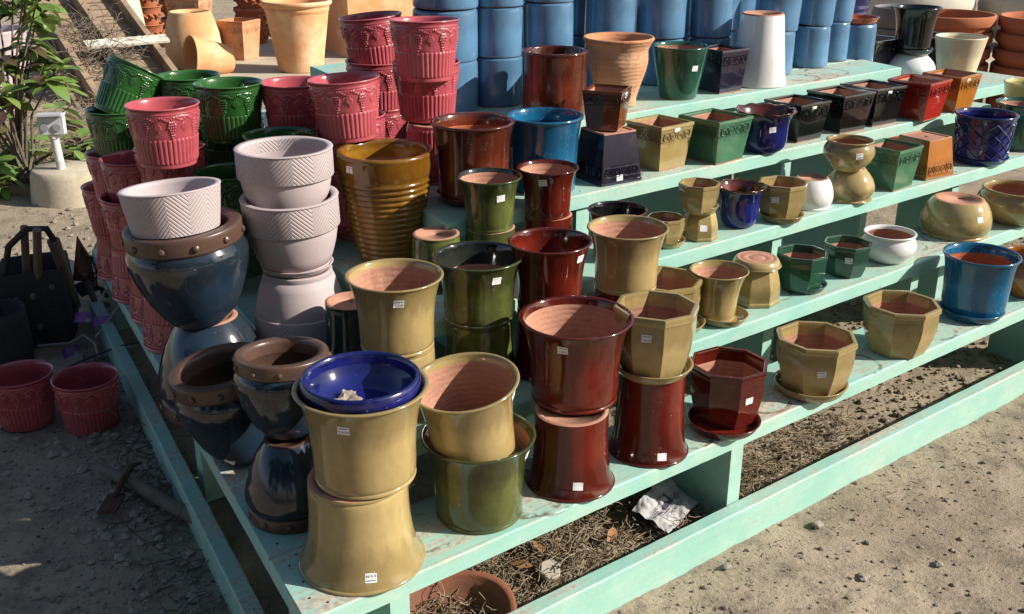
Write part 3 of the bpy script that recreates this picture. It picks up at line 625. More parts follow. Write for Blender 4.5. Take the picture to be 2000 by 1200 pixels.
# --- third step
pot('tall', 'olive', 1.462, 2.01, S[2], .078, .12, 'olive green pot upside down on the third step under a small olive pot', group=F_, inv=True)
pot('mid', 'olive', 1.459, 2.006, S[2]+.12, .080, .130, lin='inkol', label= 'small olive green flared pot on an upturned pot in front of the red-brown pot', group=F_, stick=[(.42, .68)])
pot('tall', 'ox', 1.645, 2.005, S[2], .076, .12, 'dark red pot upside down on the third step under a small dark red pot', group=F_, inv=True)
pot('mid', 'ox', 1.639, 2.002, S[2]+.12, .079, .125, 'small dark red flared pot in front of the turquoise round pot', group=F_, stick=[(-.18, .80, '$ 5.99')])
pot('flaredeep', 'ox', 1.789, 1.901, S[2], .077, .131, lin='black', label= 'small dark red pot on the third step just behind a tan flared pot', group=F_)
pot('mid', 'olive', 1.31, 2.02, S[2], .078, .13, 'upturned olive pot with clay foot right of the ribbed amber pot', group=F_, inv=True)
pot('saucer', 'tan', 1.968, 1.893, S[2], .050, .018, 'small tan saucer on the third step behind a tan flared pot', 'saucer', SA, inner='tan')
pot('oct', 'tan', 1.970, 1.903, S[2]+.006, .053, .070, 'smallest tan eight-sided pot standing on a saucer right behind a tan flared pot', group=O_, rot=rad(5))
pot('oct', 'tan', 2.085, 1.885, S[2], .052, .078, 'small tan eight-sided pot upside down on the third step, carrying a saucer', group=O_, inv=True, rot=rad(6), stick=[(.25, .5)])
pot('saucer', 'tan', 2.073, 1.879, S[2]+.078, .052, .020, 'small tan saucer on an upturned eight-sided pot', 'saucer', SA, inner='tan')
pot('oct', 'tan', 2.060, 1.873, S[2]+.086, .057, .076, 'small tan eight-sided pot on top of a saucer and an upturned pot', group=O_, rot=rad(9))
pot('scal', 'navy', 2.254, 1.892, S[2], .070, .118, 'smaller cobalt blue pot with a wavy rim on the third step', 'flower pot', 'cobalt pots with wavy rims', rimmat='rust', inner='rust')
pot('saucer', 'tan', 2.398, 1.855, S[2], .064, .020, 'tan saucer on the third step under an eight-sided pot', 'saucer', SA, inner='tan')
pot('oct', 'tan', 2.401, 1.863, S[2]+.008, .073, .103, 'tan eight-sided pot between the smaller wavy cobalt pot and the white upturned bowl', group=O_, rot=rad(10), stick=[(-.25, .62, '$ 6.99')])
pot('dome', 'white', 2.576, 1.893, S[2], .062, .090, 'white glazed bowl upside down on the third step', 'bowl', FB, inv=True)
pot('bowl', 'tan', 2.737, 1.872, S[2], .070, .098, 'tan bowl upside down on the third step under another tan bowl', 'bowl', FB, inv=True)
pot('bowl', 'tan', 2.710, 1.870, S[2]+.098, .071, .092, 'tan round-bellied bowl balanced on an upturned tan bowl', 'bowl', FB, stick=[(.42, .62, '$ 6.99')])
pot('square', 'jade', 2.959, 1.885, S[2], .098, .135, 'jade green square planter on the third step beside an upturned honey brown one', 'planter', Q_, rot=rad(-42))
pot('square', 'honey', 3.189, 1.913, S[2], .107, .128, 'honey brown square planter upside down with its clay base up', 'planter', Q_, inv=True, rot=rad(48))
pot('saucer', 'navy', 3.500, 1.885, S[2], .098, .022, 'cobalt saucer under the lattice patterned cobalt pot', 'saucer', SA, inner='navy')
pot('mid', 'green', 3.80, 1.90, S[2], .105, .17, 'dark green round pot at the far right of the third step', group=F_)
pot('cone', 'yel', 4.05, 2.02, S[2], .10, .20, 'pale yellow pot behind the dark green one at the right edge', group=F_, inner='yel')
# --- fourth step
pot('saucer', 'ox', 1.528, 2.165, S[3], .100, .024, 'large dark red saucer under the red-brown round pot', 'saucer', SA, inner='ox')
pot('straight', 'rust', 1.525, 2.167, S[3]+.009, .108, .200, 'mottled red-brown round pot on its saucer at the left end of the fourth step', inner='clayr')
pot('straight', 'turq', 1.742, 2.145, S[3], .104, .200, 'tall turquoise round pot on the fourth step next to the red-brown one', inner='turq')
pot('square', 'ink', 1.947, 2.118, S[3], .098, .141, 'blue-black square planter upside down on the fourth step with a rust planter on it', 'planter', Q_, inv=True, rot=rad(50), stick=[(.52, .88)])
pot('square', 'brown', 1.952, 2.133, S[3]+.141, .079, .108, 'small rust brown square planter on top of an upturned blue-black planter', 'planter', Q_, rot=rad(-12), stick=[(.93, .86)])
pot('square', 'tan', 2.164, 2.135, S[3], .098, .131, 'mustard tan square planter on the fourth step', 'planter', Q_, rot=rad(-42), stick=[(.74, .90)])
pot('square', 'jade', 2.355, 2.095, S[3], .110, .130, 'jade green square planter on the fourth step left of the wavy cobalt pot', 'planter', Q_, rot=rad(-42))
pot('scal', 'navy', 2.552, 2.072, S[3], .093, .128, 'larger cobalt blue pot with a wavy brown rim on the fourth step', 'flower pot', 'cobalt pots with wavy rims', rimmat='rust', inner='rust', stick=[(.35, .62)])
pot('square', 'black', 2.772, 2.126, S[3], .106, .123, 'black square planter right beside the larger wavy cobalt pot', 'planter', Q_, rot=rad(-45), stick=[(.72, .91)])
pot('square', 'black', 2.996, 2.125, S[3], .112, .127, 'middle one of three black square planters on the fourth step', 'planter', Q_, rot=rad(-48))
pot('square', 'black', 3.172, 2.124, S[3], .111, .129, 'black square planter right beside the red square planter', 'planter', Q_, rot=rad(-48), stick=[(.72, .91)])
pot('square', 'scar', 3.378, 2.079, S[3], .113, .133, 'bright red square planter on the fourth step', 'planter', Q_, rot=rad(-39))
pot('square', 'honey', 3.599, 2.090, S[3], .107, .130, 'honey brown square planter standing upright behind the red one', 'planter', Q_, rot=rad(-42), stick=[(.75, .9)])
# --- top step
pot('cyl', 'rust', 1.945, 2.352, S[4], .095, .187, 'dark red-brown glossy cylinder pot on the top step', inner='rust')
pot('clayurn', 'terra', 2.192, 2.353, S[4], .107, .204, 'unglazed terracotta urn with grooved neck on the top step', 'urn', inner='terra')
pot('cone', 'green', 2.428, 2.325, S[4], .089, .162, 'dark green tapered pot on the top step', group=F_, stick=[(.62, .62)])
pot('square', 'ink', 2.618, 2.325, S[4], .089, .138, 'blue-black square planter on the top step left of the upturned white pot', 'planter', Q_, rot=rad(-46))
pot('wcone', 'white', 2.812, 2.330, S[4], .095, .233, 'tall white tapered pot upside down on the top step', inv=True, inner='white')
# --- lattice pot, cream and black pots at the right

lat = pot('straight', 'navy', 3.498, 1.881, S[2]+.008, .105, .162, 'cobalt pot covered in a raised lattice pattern, right end of the third step', inner='navy')
m = MB(); bd = P['straight']['body']
for q in range(12):
    for sg in (1, -1):
        pts = []
        for i in range(22):
            hh = .12+.74*i/21; a = 2*pi*q/12+sg*(i/21)*1.57; r_ = prof_r(bd, hh)*.105+.0012; pts.append((r_*cos(a), r_*sin(a), hh*.162))
        m.tube(pts, .0026, 5)
for i in range(70):
    hh = .14+.70*random.random(); a = random.random()*6.28; r_ = prof_r(bd, hh)*.105+.001
    c0 = Vector((r_*cos(a), r_*sin(a), hh*.162)); m.tube([c0-Vector((cos(a), sin(a), 0))*.003, c0+Vector((cos(a), sin(a), 0))*.002], [.006, .0035], 6)
m.obj('lattice_relief', G['navy'], lat)
pot('cone', 'streak', 3.80, 2.19, S[3], .055, .055, 'small pot streaked red and white, upside down under the cream pot', inv=True, inner='streak')
pot('saucer', 'cream', 3.80, 2.19, S[3]+.055, .062, .022, 'cream saucer under the cream tapered pot', 'saucer', SA, inner='cream')
pot('cone', 'cream', 3.785, 2.185, S[3]+.064, .094, .172, 'cream tapered pot raised on a streaked red and white pot', inner='cream')
pot('bowl', 'white', 4.11, 2.585, .695, .095, .10, 'chipped white pot upside down under the black pot', inv=True, inner='white')
pot('saucer', 'black', 4.11, 2.585, .795, .085, .024, 'black saucer under the black flared pot', 'saucer', SA, inner='black')
pot('mid', 'black', 4.105, 2.585, .803, .098, .185, 'black flared pot raised on an upturned white pot', group=F_, inner='black')
pot('square', 'black', 4.0, 2.72, .695, .14, .16, 'large black square planter behind the white pot', 'planter', Q_, rot=rad(-45))
pot('square', 'black', 4.37, 2.62, .695, .13, .15, 'black square planter right behind the black flared pot', 'planter', Q_, rot=rad(-45))
# --- raspberry and green pots with grapes: build one of each, then copy with all parts
def dup(src, loc, label, group=None, M=None):
    r = src.copy(); C.objects.link(r); r.matrix_world = Matrix.Translation(loc) @ (M if M is not None else Matrix.Rotation(random.random()*6.28, 4, 'Z'))
    r['label'] = label
    if group: r['group'] = group
    for ch in src.children:
        c = ch.copy(); C.objects.link(c); c.parent = r
        for g in ch.children: d = g.copy(); C.objects.link(d); d.parent = c
    return r
PR_, PH = .093, .157
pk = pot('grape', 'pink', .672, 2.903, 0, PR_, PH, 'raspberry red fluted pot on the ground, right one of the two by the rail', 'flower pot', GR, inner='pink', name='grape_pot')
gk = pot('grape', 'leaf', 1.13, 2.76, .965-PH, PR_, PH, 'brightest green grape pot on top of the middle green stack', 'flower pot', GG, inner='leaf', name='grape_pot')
def invM(rz=0): return Matrix.Translation((0, 0, PH)) @ Matrix.Rotation(pi, 4, 'X') @ Matrix.Rotation(rz, 4, 'Z')
def tiltM(a, az, rz=0):
    return Matrix.Rotation(rad(a), 4, Vector((-sin(rad(az)), cos(rad(az)), 0))) @ Matrix.Rotation(rz, 4, 'Z')
def up_(x, y, zr, lab, src=pk, grp=GR, M=None): return dup(src, (x, y, zr-PH), lab, grp, M)
def dn_(x, y, z, lab): return dup(pk, (x, y, z), lab, GR, invM(random.random()*6))
dup(pk, (.527, 3.04, 0), 'raspberry red pot on the ground cut by the left edge', GR)
dn_(.960, 3.35, S[0], 'upturned raspberry pot at the far end of the lowest side step')
dn_(.935, 3.12, S[0], 'upturned raspberry pot second from the far end of the lowest side step')
dn_(.925, 2.92, S[0], 'upturned raspberry pot third from the far end of the lowest side step')
dn_(.885, 2.70, S[0], 'upturned raspberry pot nearest the big studded jar on the side step')
up_(.925, 3.25, .605, 'raspberry pot lowest of the upright ones at the far left stack')
up_(.92, 3.13, .735, 'raspberry pot directly under the two green ones in the far left stack')
up_(.93, 3.10, .865, 'green fluted pot under the tipped green one in the far left stack', gk, GG)
up_(.925, 3.09, .985, 'green fluted pot tipped over on top of the far left stack', gk, GG, Matrix.Translation((0, 0, .01)) @ tiltM(31, 0, 0))
up_(.875, 2.88, .665, 'raspberry pot in shade, second from top of the short stack behind the mauve bowl')
up_(.895, 2.90, .765, 'raspberry pot in shade on top of the short stack left of the sunlit raspberry pot')
up_(.950, 2.76, .555, 'raspberry pot at the bottom of the stack behind the mauve bowl')
up_(.955, 2.78, .69, 'raspberry pot third from top under the sunlit raspberry pot')
up_(.950, 2.77, .812, 'raspberry pot just under the sunlit one behind the mauve bowl')
up_(.915, 2.68, .945, 'sunlit raspberry pot with grapes on top of the stack behind the mauve bowl')
up_(1.18, 2.87, .50+PH*.6, 'green fluted pot at the bottom of the middle green stack', gk, GG)
up_(1.17, 2.84, .73, 'green fluted pot low in the middle green stack', gk, GG)
up_(1.165, 2.85, .85, 'green fluted pot nested under the bright green one', gk, GG)
up_(1.12, 3.03, .81, 'green fluted pot under the farthest green one', gk, GG)
up_(1.12, 3.03, .95, 'green fluted pot farthest back of the greens, shiny in the sun', gk, GG)
up_(1.045, 2.60, .765, 'green fluted pot in deep shade left of the tall mauve stack', gk, GG)
up_(1.05, 2.62, .63, 'green fluted pot in deep shade, lowest beside the mauve stack', gk, GG)
up_(1.145, 2.51, .75, 'green fluted pot hidden low behind the tall mauve stack', gk, GG)
up_(1.145, 2.495, .868, 'green fluted pot whose bright rim shows just over the tall mauve stack', gk, GG)
up_(1.30, 2.70, .715, 'raspberry pot at the bottom of the shaded stack behind the greens')
up_(1.30, 2.70, .84, 'shaded raspberry pot second in the stack right of the green ones')
up_(1.29, 2.69, .96, 'shaded dark raspberry pot on top of the stack right of the bright green pot')
up_(1.33, 2.45, .77, 'raspberry pot third from top behind the ribbed amber pot')
up_(1.33, 2.45, .905, 'raspberry pot second from top behind the ribbed amber pot')
up_(1.31, 2.42, 1.005, 'bright raspberry pot on top of the stack right behind the ribbed amber pot', M=tiltM(3, 140))
up_(1.56, 2.70, .86, 'raspberry pot lowest of the tall rear stack')
up_(1.57, 2.71, .99, 'raspberry pot in shade just under the topmost rear pot')
up_(1.575, 2.72, 1.115, 'raspberry pot leaning slightly on top of the tall rear stack', M=tiltM(5, 150))
dn_(1.575, 2.42, S[3], 'upturned raspberry pot at the foot of the tallest stack, flutes facing up')
up_(1.575, 2.455, 1.017, 'raspberry pot with a large grape cluster under the tallest one')
up_(1.535, 2.395, 1.137, 'tallest raspberry pot with a bright red interior beside the blue cylinders', M=tiltM(2, 60))
dn_(1.38, 2.47, S[2], 'upturned raspberry pot in deep shade behind the ribbed amber pot')
# --- mauve herringbone pots
pot('lav', 'lav', 1.045, 2.235, S[1], .116, .175, 'mauve pot upside down at the foot of the tall mauve stack', group=LV, inv=True, inner='lav')
pot('saucer', 'lav', 1.045, 2.235, S[1]+.175, .088, .018, 'mauve saucer between the upturned and upright mauve pots', 'saucer', SA, inner='lav')
pot('lav', 'lav', 1.045, 2.24, S[1]+.182, .116, .178, 'mauve pot with a herringbone band, second from the top of the tall mauve stack', group=LV, inner='lav', tilt=(2, 200))
pot('lav', 'lav', 1.050, 2.27, .890-.165, .116, .165, 'mauve pot with a herringbone band on top of the tall mauve stack', group=LV, inner='lav')
pot('low', 'lav', .770, 2.262, .742, .112, .098, 'low mauve bowl with herringbone sides in the mouth of the big studded jar', 'bowl', LV, inner='lav', tilt=(6, 95))
pot('lav', 'lav', 2.85, 3.95, .68, .11, .17, 'mauve herringbone pot far behind the raspberry stacks beside a blue pot', group=LV, inner='lav')
# --- studded jars
pot('jar', 'slate', .822, 2.265, S[0], .131, .237, 'big slate blue studded jar upside down on the side step', 'jar', JR, inv=True, rimmat='band', inner='band')
pot('jar', 'slate', .802, 2.262, S[0]+.235, .131, .237, 'big slate blue studded jar standing on an upturned jar, mauve bowl in its mouth', 'jar', JR, rimmat='band', inner='band', tilt=(4, 165))
pot('jar', 'slate', .765, 1.985, S[0]+.012, .106, .225, 'slate blue studded jar leaning in the shade on the side step', 'jar', JR, rimmat='band', inner='band', tilt=(9, 170))
pot('jar', 'slate', .757, 1.728, S[0], .090, .168, 'small slate blue studded jar upside down near the stand corner', 'jar', JR, inv=True, rimmat='band', inner='band')
pot('jar', 'slate', .768, 1.752, S[0]+.168, .092, .170, 'small slate blue studded jar standing on an upturned one behind the royal blue dish', 'jar', JR, rimmat='band', inner='band', tilt=(4, 55))
pot('mid', 'teal', 1.075, 2.03, S[1], .082, .15, 'dark teal pot upside down with a clay foot, in front of the mauve stack', group=F_, inv=True)
pot('ribbed', 'amber', 1.315, 2.255, S[2], .123, .288, 'tall amber ribbed pot with a thick smooth rim', 'flower pot', stick=[(-.72, .90, '$')])
# --- sky blue cylinders on the top deck
def can(u_, x, y, zs, R=.077, H=.146, tl=None):
    for i, (z, lab) in enumerate(zs):
        tl_ = tl if tl else (random.uniform(0, 1.6), random.uniform(0, 360))
        o = pot('can', 'sky', x+random.uniform(-.003, .003)+i*(tl[2] if tl else 0), y+random.uniform(-.003, .003), z, R, H, lab, 'cylinder pot', CY, inner='sky', name='cylinder_pot', tilt=tl_[:2] if i else None)
can(0, 1.75, 2.62, [(S[4]+.147*i, t) for i, t in enumerate(('sky blue cylinder pot at the foot of the leftmost stack, half hidden by raspberry pots', 'sky blue cylinder pot second up in the leftmost stack', 'sky blue cylinder pot top of the leftmost stack'))], R=.095, H=.146)
can(1, 1.925, 2.60, [(S[4]+.145*i, t) for i, t in enumerate(('shaded sky blue cylinder pot at the foot of the second stack from the left', 'sunlit sky blue cylinder pot in the middle of the second stack from the left', 'sky blue cylinder pot top of the second stack from the left'))], R=.076, H=.144)
can(2, 2.11, 2.585, [(S[4]+.146*i, t) for i, t in enumerate(('sky blue cylinder pot hidden behind the red-brown cylinder', 'sky blue cylinder pot showing above the red-brown cylinder', 'sky blue cylinder pot top of the stack behind the red-brown cylinder'))], R=.078)
can(3, 2.38, 2.60, [(S[4]+.150*i, t) for i, t in enumerate(('sky blue cylinder pot behind and right of the terracotta urn', 'sky blue cylinder pot middle of the stack right of the terracotta urn', 'sky blue cylinder pot top of the stack right of the terracotta urn'))], R=.082, H=.149)
can(4, 2.575, 2.56, [(S[4]+.150*i, t) for i, t in enumerate(('sky blue cylinder pot right behind the blue-black planter', 'sky blue cylinder pot on top behind the blue-black planter'))], R=.083, H=.149)
can(5, 2.885, 2.575, [(S[4]+.150*i, t) for i, t in enumerate(('sky blue cylinder pot low left of the white upturned pot', 'sky blue cylinder pot high left of the white upturned pot'))], R=.062, H=.149)
can(5, 2.73, 2.485, [(S[4]+.150*i, t) for i, t in enumerate(('sky blue cylinder pot between the blue-black planter and the white pot', 'sky blue cylinder pot on top, between the blue-black planter and white pot'))], R=.072, H=.149)
can(6, 3.03, 2.46, [(S[4]+.150*i, t) for i, t in enumerate(('sky blue cylinder pot at the foot of the stack just right of the white pot', 'sky blue cylinder pot tipped on the stack just right of the white pot'))], R=.078, H=.149, tl=(4, 330, .01))
can(7, 3.26, 2.475, [(S[4]+.148*i, t) for i, t in enumerate(('sky blue cylinder pot at the foot of the third stack from the right end', 'sky blue cylinder pot on top of the third stack from the right end'))], R=.070, H=.147, tl=(4, 330, .012))
can(8, 3.44, 2.51, [(S[4]+.146*i, t) for i, t in enumerate(('sky blue cylinder pot standing left of the one with the orange saucer', 'sky blue cylinder pot on top of the stack beside the one with the orange saucer'))], R=.064, H=.145, tl=(3, 330, .01))
for i_, (x_, y_, w_) in enumerate(((2.03, 2.80, 'behind the red-brown cylinder'), (2.24, 2.79, 'behind the terracotta urn'), (2.46, 2.78, 'behind the dark green tapered pot'), (2.66, 2.74, 'behind the blue-black planter'), (2.84, 2.73, 'behind the white upturned pot'), (3.06, 2.68, 'just right of the white upturned pot'), (3.30, 2.68, 'near the right end'))):
    can(5, x_, y_, [(S[4]+.148*k_, 'sky blue cylinder pot of the rear row '+w_+', '+('lowest', 'middle', 'top')[k_]) for k_ in range(3)], R=.086, H=.147)
can(9, 3.60, 2.52, [(S[4]-.145, 'single sky blue cylinder pot carrying an orange saucer')], R=.078, H=.27)
pot('saucer', 'orange', 3.60, 2.52, S[4]+.126, .083, .022, 'orange glazed saucer on a single sky blue cylinder pot', 'saucer', SA, inner='orange')
pot('can', 'sky', 2.42, 3.30, .52, .105, .22, 'short blue cylinder pot far behind the raspberry stacks', 'cylinder pot', CY, inner='sky', name='cylinder_pot')

# ================================================================ surroundings
def ray_bush(): pass
def leaf_blade(m, base, d, L, W, nrm, curl=.25, n=6, fold=.18):
    d = d.normalized(); side = d.cross(nrm).normalized(); nn = side.cross(d).normalized(); V = []
    for i in range(n+1):
        t = i/n; wd = W*max(.02, sin(pi*min(1, t**1.15*.98+.01)))**.8*.5+.0008; c = base+d*L*t-nn*(curl*L*t*t)
        for j, sx in enumerate((-1, -.5, 0, .5, 1)): V.append(c+side*wd*sx+nn*(abs(sx)*wd*fold+.002*sin(9*t+j)))
    m.add(V, grid_faces(n+1, 5, False))
# leafy shrub at the left edge
sh = empty('leafy_shrub', (1.22, 5.85, 0), 'leafy shrub with broad green and purplish leaves at the upper left edge of the view', 'shrub')
st = MB(); lf = MB(); lp = MB(); yl = MB(); R2 = random.Random(3)
for i in range(38):
    a = R2.random()*6.28; hgt = R2.uniform(.12, 1.15); sp_ = R2.uniform(.05, .36)
    if i > 24: hgt = R2.uniform(.05, .25); sp_ = R2.uniform(.2, .42)
    tip = Vector((sp_*cos(a), sp_*sin(a)*.8, hgt)); mid = Vector((tip.x*.35, tip.y*.35, hgt*.6))
    st.tube([Vector((0, 0, 0))+Vector((R2.uniform(-.05, .05), R2.uniform(-.05, .05), 0)), mid, tip], [.009, .006, .004], 6)
    for k in range(R2.randint(13, 19)):
        q = R2.random()*6.28; el = R2.uniform(-.5, .7); d = Vector((cos(q)*cos(el), sin(q)*cos(el), sin(el)))
        tgt = lp if (R2.random() < .22) else lf
        leaf_blade(tgt, tip-Vector((0, 0, R2.uniform(0, .12))), d, R2.uniform(.09, .175), R2.uniform(.042, .075), Vector((R2.uniform(-.4, .4), R2.uniform(-.4, .4), 1)), R2.uniform(.1, .5))
st.obj('stems', twig, sh); lf.obj('green_leaves', leafg, sh, angle=None); lp.obj('purple_leaves', leafp, sh, angle=None)
yl.add([], []); 
hang = MB()
for (x, y, z) in ((1.62, 6.4, 1.02), (1.66, 6.42, .98)): leaf_blade(hang, Vector((x-1.22, y-5.85, z)), Vector((.2, -.1, -1)), .10, .05, Vector((0, -1, .1)))
ylm = leafmat('yellow_leaf', (.60, .38, .03), (.5, .3, .02)); hang.obj('yellow_leaves', ylm, sh, angle=None)
for (x, y, n_, s_) in ((1.62, 5.75, 9, .10), (1.75, 6.2, 8, .09), (1.50, 6.5, 9, .10), (2.30, 6.9, 6, .06)):
    o = empty('ground_seedling', (x, y, 0), {1.62: 'low green seedling right behind the concrete footing', 1.75: 'low green seedling behind the grey outlet box', 1.50: 'low seedling at the foot of the pallet near the shrub', 2.30: 'tiny green seedling at the right foot of the pallet'}[x], 'seedling', 'small seedlings by the footing')
    m = MB()
    for i in range(n_): q = i/n_*6.28+R2.random(); leaf_blade(m, Vector((0, 0, R2.uniform(.01, .08))), Vector((cos(q), sin(q), R2.uniform(.1, .9))), s_*R2.uniform(.8, 1.4), s_*.45, Vector((0, 0, 1)), .3)
    m.obj('leaves', leafg, o, angle=None)
# pallet leaning back
pr_ = empty('wooden_pallet', (2.04, 7.55, 0), 'old grey wooden pallet leaning back with dry vines tangled on it', 'pallet')
U = Vector((.02, .93, .37)).normalized(); D1 = Vector((1, -.02, 0)).normalized(); NN = D1.cross(U)
Rm = Matrix((D1, U, NN)).transposed(); PL = 1.75; PW = .80
def pb(name, cx, cy, cz, wx, wy, wz, mt=wood):
    m = MB(); m.box(D1*cx+U*cy+NN*cz, (wx, wy, wz), Rm); m.obj(name, mt, pr_)
for cx in (.13, .44, .76): pb('runner', cx, PL/2, -.005, .045, PL, .10)
for i in range(15): pb('slat', PW/2+R2.uniform(-.01, .01), .07+i*.118, -.066, PW+.03, .095, .018)
pb('white_board', .56, .80, .058, .62, .10, .020, woodw)
vn = MB()
for i in range(150):
    q = Vector((R2.gauss(.36, .12), R2.gauss(.75, .25), R2.uniform(.02, .07))); pts = [D1*q.x+U*q.y+NN*q.z]; d = Vector((R2.gauss(0, 1), R2.gauss(0, 1), R2.gauss(0, .4)))
    for k in range(7): d = (d+Vector((R2.gauss(0, .7), R2.gauss(0, .7), R2.gauss(0, .3)))).normalized(); pts.append(pts[-1]+(D1*d.x+U*d.y+NN*d.z)*.045)
    vn.tube(pts, R2.uniform(.0015, .0035), 4, False)
tag(vn.obj('dry_vines', twig, None, angle=None), 'dry brown vines tangled over the leaning pallet', 'vines', kind='stuff').location = (2.04, 7.55, 0)
m = MB(); m.prism([(1.2, 7.0), (2.1, 7.2), (2.9, 7.6), (1.5, 8.0)], -.01, .012, .01)
# concrete footing with outlet post
ft = empty('outlet_post', (1.345, 5.385, 0), 'grey double outlet box on a chipped white pipe set in a round concrete footing', 'outlet post')
o = lathe('concrete_footing', [(1.0, 0), (.99, .1), (.95, .5), (.92, .8), (.88, .95), (.83, 1.0), (.01, 1.02)], .205, .165, concrete, ft, seg=48, wobble=.02, seed=2)
m = MB(); m.tube([(-.055, -.04, .15), (-.065, -.045, .33)], .021, 14); m.tube([(-.065, -.045, .322), (-.0655, -.045, .342)], .026, 14); m.obj('pipe', whitepaint, ft)
Rb = Matrix.Rotation(rad(-30), 3, 'Z') @ Matrix.Rotation(rad(-4), 3, 'X')
bx = Vector((-.066, -.047, .385)); m = MB(); m.box(bx, (.115, .05, .085), Rb); bo = m.obj('outlet_box', metal, ft)
m = MB(); m.box(bx+Rb @ Vector((0, -.012, .052)), (.120, .08, .010), Rb); m.obj('box_hood', metal, ft)
for sx in (-.029, .029):
    m = MB(); c0 = bx+Rb @ Vector((sx, -.027, -.008)); m.tube([c0, c0+Rb @ Vector((0, -.006, 0))], .0185, 20); cv = m.obj('outlet_cover', matte('cover_grey', (.30, .30, .31), (.27, .27, .28), rough=.5, bs=.02), ft)
# black bag of tools
bg = empty('tool_bag', (.735, 3.66, 0), 'black riveted canvas bag with a strap, standing in the shade left of the stand', 'bag')
pr0 = [(1.0, 0), (1.04, .15), (1.06, .5), (1.02, .85), (1.0, 1.0), (.95, 1.0), (.93, .8), (.90, .2), (.02, .12)]
me = lathe('body', pr0, .165, .27, fabric, None, seg=64, sides=4, wobble=.03, seed=5, angle=50); b_ = link('body', me, bg); b_.rotation_euler.z = .5; b_.scale = (1, .8, 1)
m = MB(); m.tube([(-.10, -.05, .25), (-.075, -.09, .37), (-.02, -.13, .43), (.04, -.13, .42), (.075, -.10, .34)], .011, 8); m.obj('strap', fabric, bg)
gr = MB()
for (x, y, z) in ((-.085, -.115, .19), (-.035, -.135, .20), (.03, -.125, .215), (-.03, -.135, .09), (-.10, -.10, .12)):
    g_ = MB(); g_.tube([(x, y+.012, z), (x-.004, y-.004, z)], .0085, 14); g_.tube([(x-.004, y-.004, z), (x-.005, y-.006, z)], .004, 8); g_.obj('rivet', hwood, bg)
def tool(name, a, b, r0, r1, lab, mt=hwood, blade=None):
    m = MB(); m.tube([a, (Vector(a)+Vector(b))/2, b], [r0, (r0+r1)/2, r1], 10); o = empty(name, (0, 0, 0), lab, 'hand tool', 'hand tools in the black bag'); m.obj('handle', mt, o)
    if blade:
        m = MB(); m.add(blade, [(0, 1, 2, 3), (3, 2, 1, 0)] if False else [(0, 1, 2, 3)]); 
        V = [Vector(v) for v in blade]; n_ = (V[1]-V[0]).cross(V[2]-V[0]).normalized()*.003; m = MB(); m.add([v-n_ for v in V]+[v+n_ for v in V], [(3, 2, 1, 0), (4, 5, 6, 7), (0, 1, 5, 4), (1, 2, 6, 5), (2, 3, 7, 6), (3, 0, 4, 7)]); m.obj('blade', rustm, o, angle=None)
    return o
tool('hand_tool', (.725, 3.62, .10), (.740, 3.50, .43), .014, .014, 'straight grey wooden handle sticking up nearest the strap')
tool('hand_tool', (.70, 3.66, .10), (.716, 3.56, .43), .013, .013, 'grey wooden handle standing behind the strap at the left')
tool('hand_tool', (.85, 3.62, .10), (.795, 3.55, .37), .016, .021, 'short thick grey handle tilted left with a rusty collar')
tool('trowel', (.93, 3.66, .05), (.90, 3.66, .20), .012, .012, 'rusty pointed blade standing at the right of the black bag', blade=[(.86, 3.66, .18), (.93, 3.64, .17), (.935, 3.68, .25), (.905, 3.69, .33)])
npo = empty('nursery_pot', (1.09, 3.98, .02), 'black plastic nursery pot lying on its side behind the stand', 'nursery pot')
me = lathe('body', [(.7, 0), (.74, .02), (.95, .9), (1, .92), (1, 1), (.95, 1), (.9, .9), (.68, .05), (.01, .05)], .13, .24, plasticb, None, seg=48); b_ = link('body', me, npo); npo.rotation_euler = (rad(78), 0, rad(25)); npo.location.z = .12
bk = MB()
for i in range(26):
    c0 = Vector((R2.uniform(.93, 1.12), R2.uniform(3.72, 3.95), R2.uniform(.02, .20))); bk.box(c0, (R2.uniform(.03, .09), R2.uniform(.03, .08), .004), Matrix.Rotation(R2.uniform(0, 3), 3, Vector((R2.random(), R2.random(), R2.random())).normalized()))
tag(bk.obj('crumpled_black_plastic', plasticb, None), 'crumpled black plastic sheeting between the bag and the stand', 'plastic sheeting', kind='stuff')
b2 = empty('grow_bag', (.56, 3.50, 0), 'dark soft grow bag cut off by the left edge of the view', 'grow bag')
lathe('body', [(1, 0), (1.05, .3), (1.0, .8), (.97, 1.0), (.92, .97), (.9, .3), (.02, .25)], .10, .20, fabric, b2, seg=40, wobble=.06, seed=3)
for (x, y, z, rx, rz_, lab, mt) in ((.835, 3.50, .10, -55, -35, 'purple plant tag with white print tilted to the left', purple), (.880, 3.44, .095, -58, -20, 'purple and white plant tag beside the plain purple one', purple), (.765, 3.44, .012, -10, 10, 'purple plant tag flat on the dirt', purple), (.905, 3.33, .03, -70, 40, 'small purple plant tag standing on edge by the rail', purple)):
    t_ = empty('plant_tag', (x, y, z), lab, 'plant tag', 'purple plant tags'); t_.rotation_euler = (rad(90+rx), 0, rad(rz_))
    m = MB(); m.box((0, 0, 0), (.055, .040, .0012)); m.obj('card', mt, t_)
    m = MB()
    for k in range(5): m.box((R2.uniform(-.004, .004), .014-.007*k, .0012), (R2.uniform(.02, .042), .0022, .0006))
    m.box((.018, -.012, .0014), (.016, .014, .0008)); m.obj('print', paperm, t_)
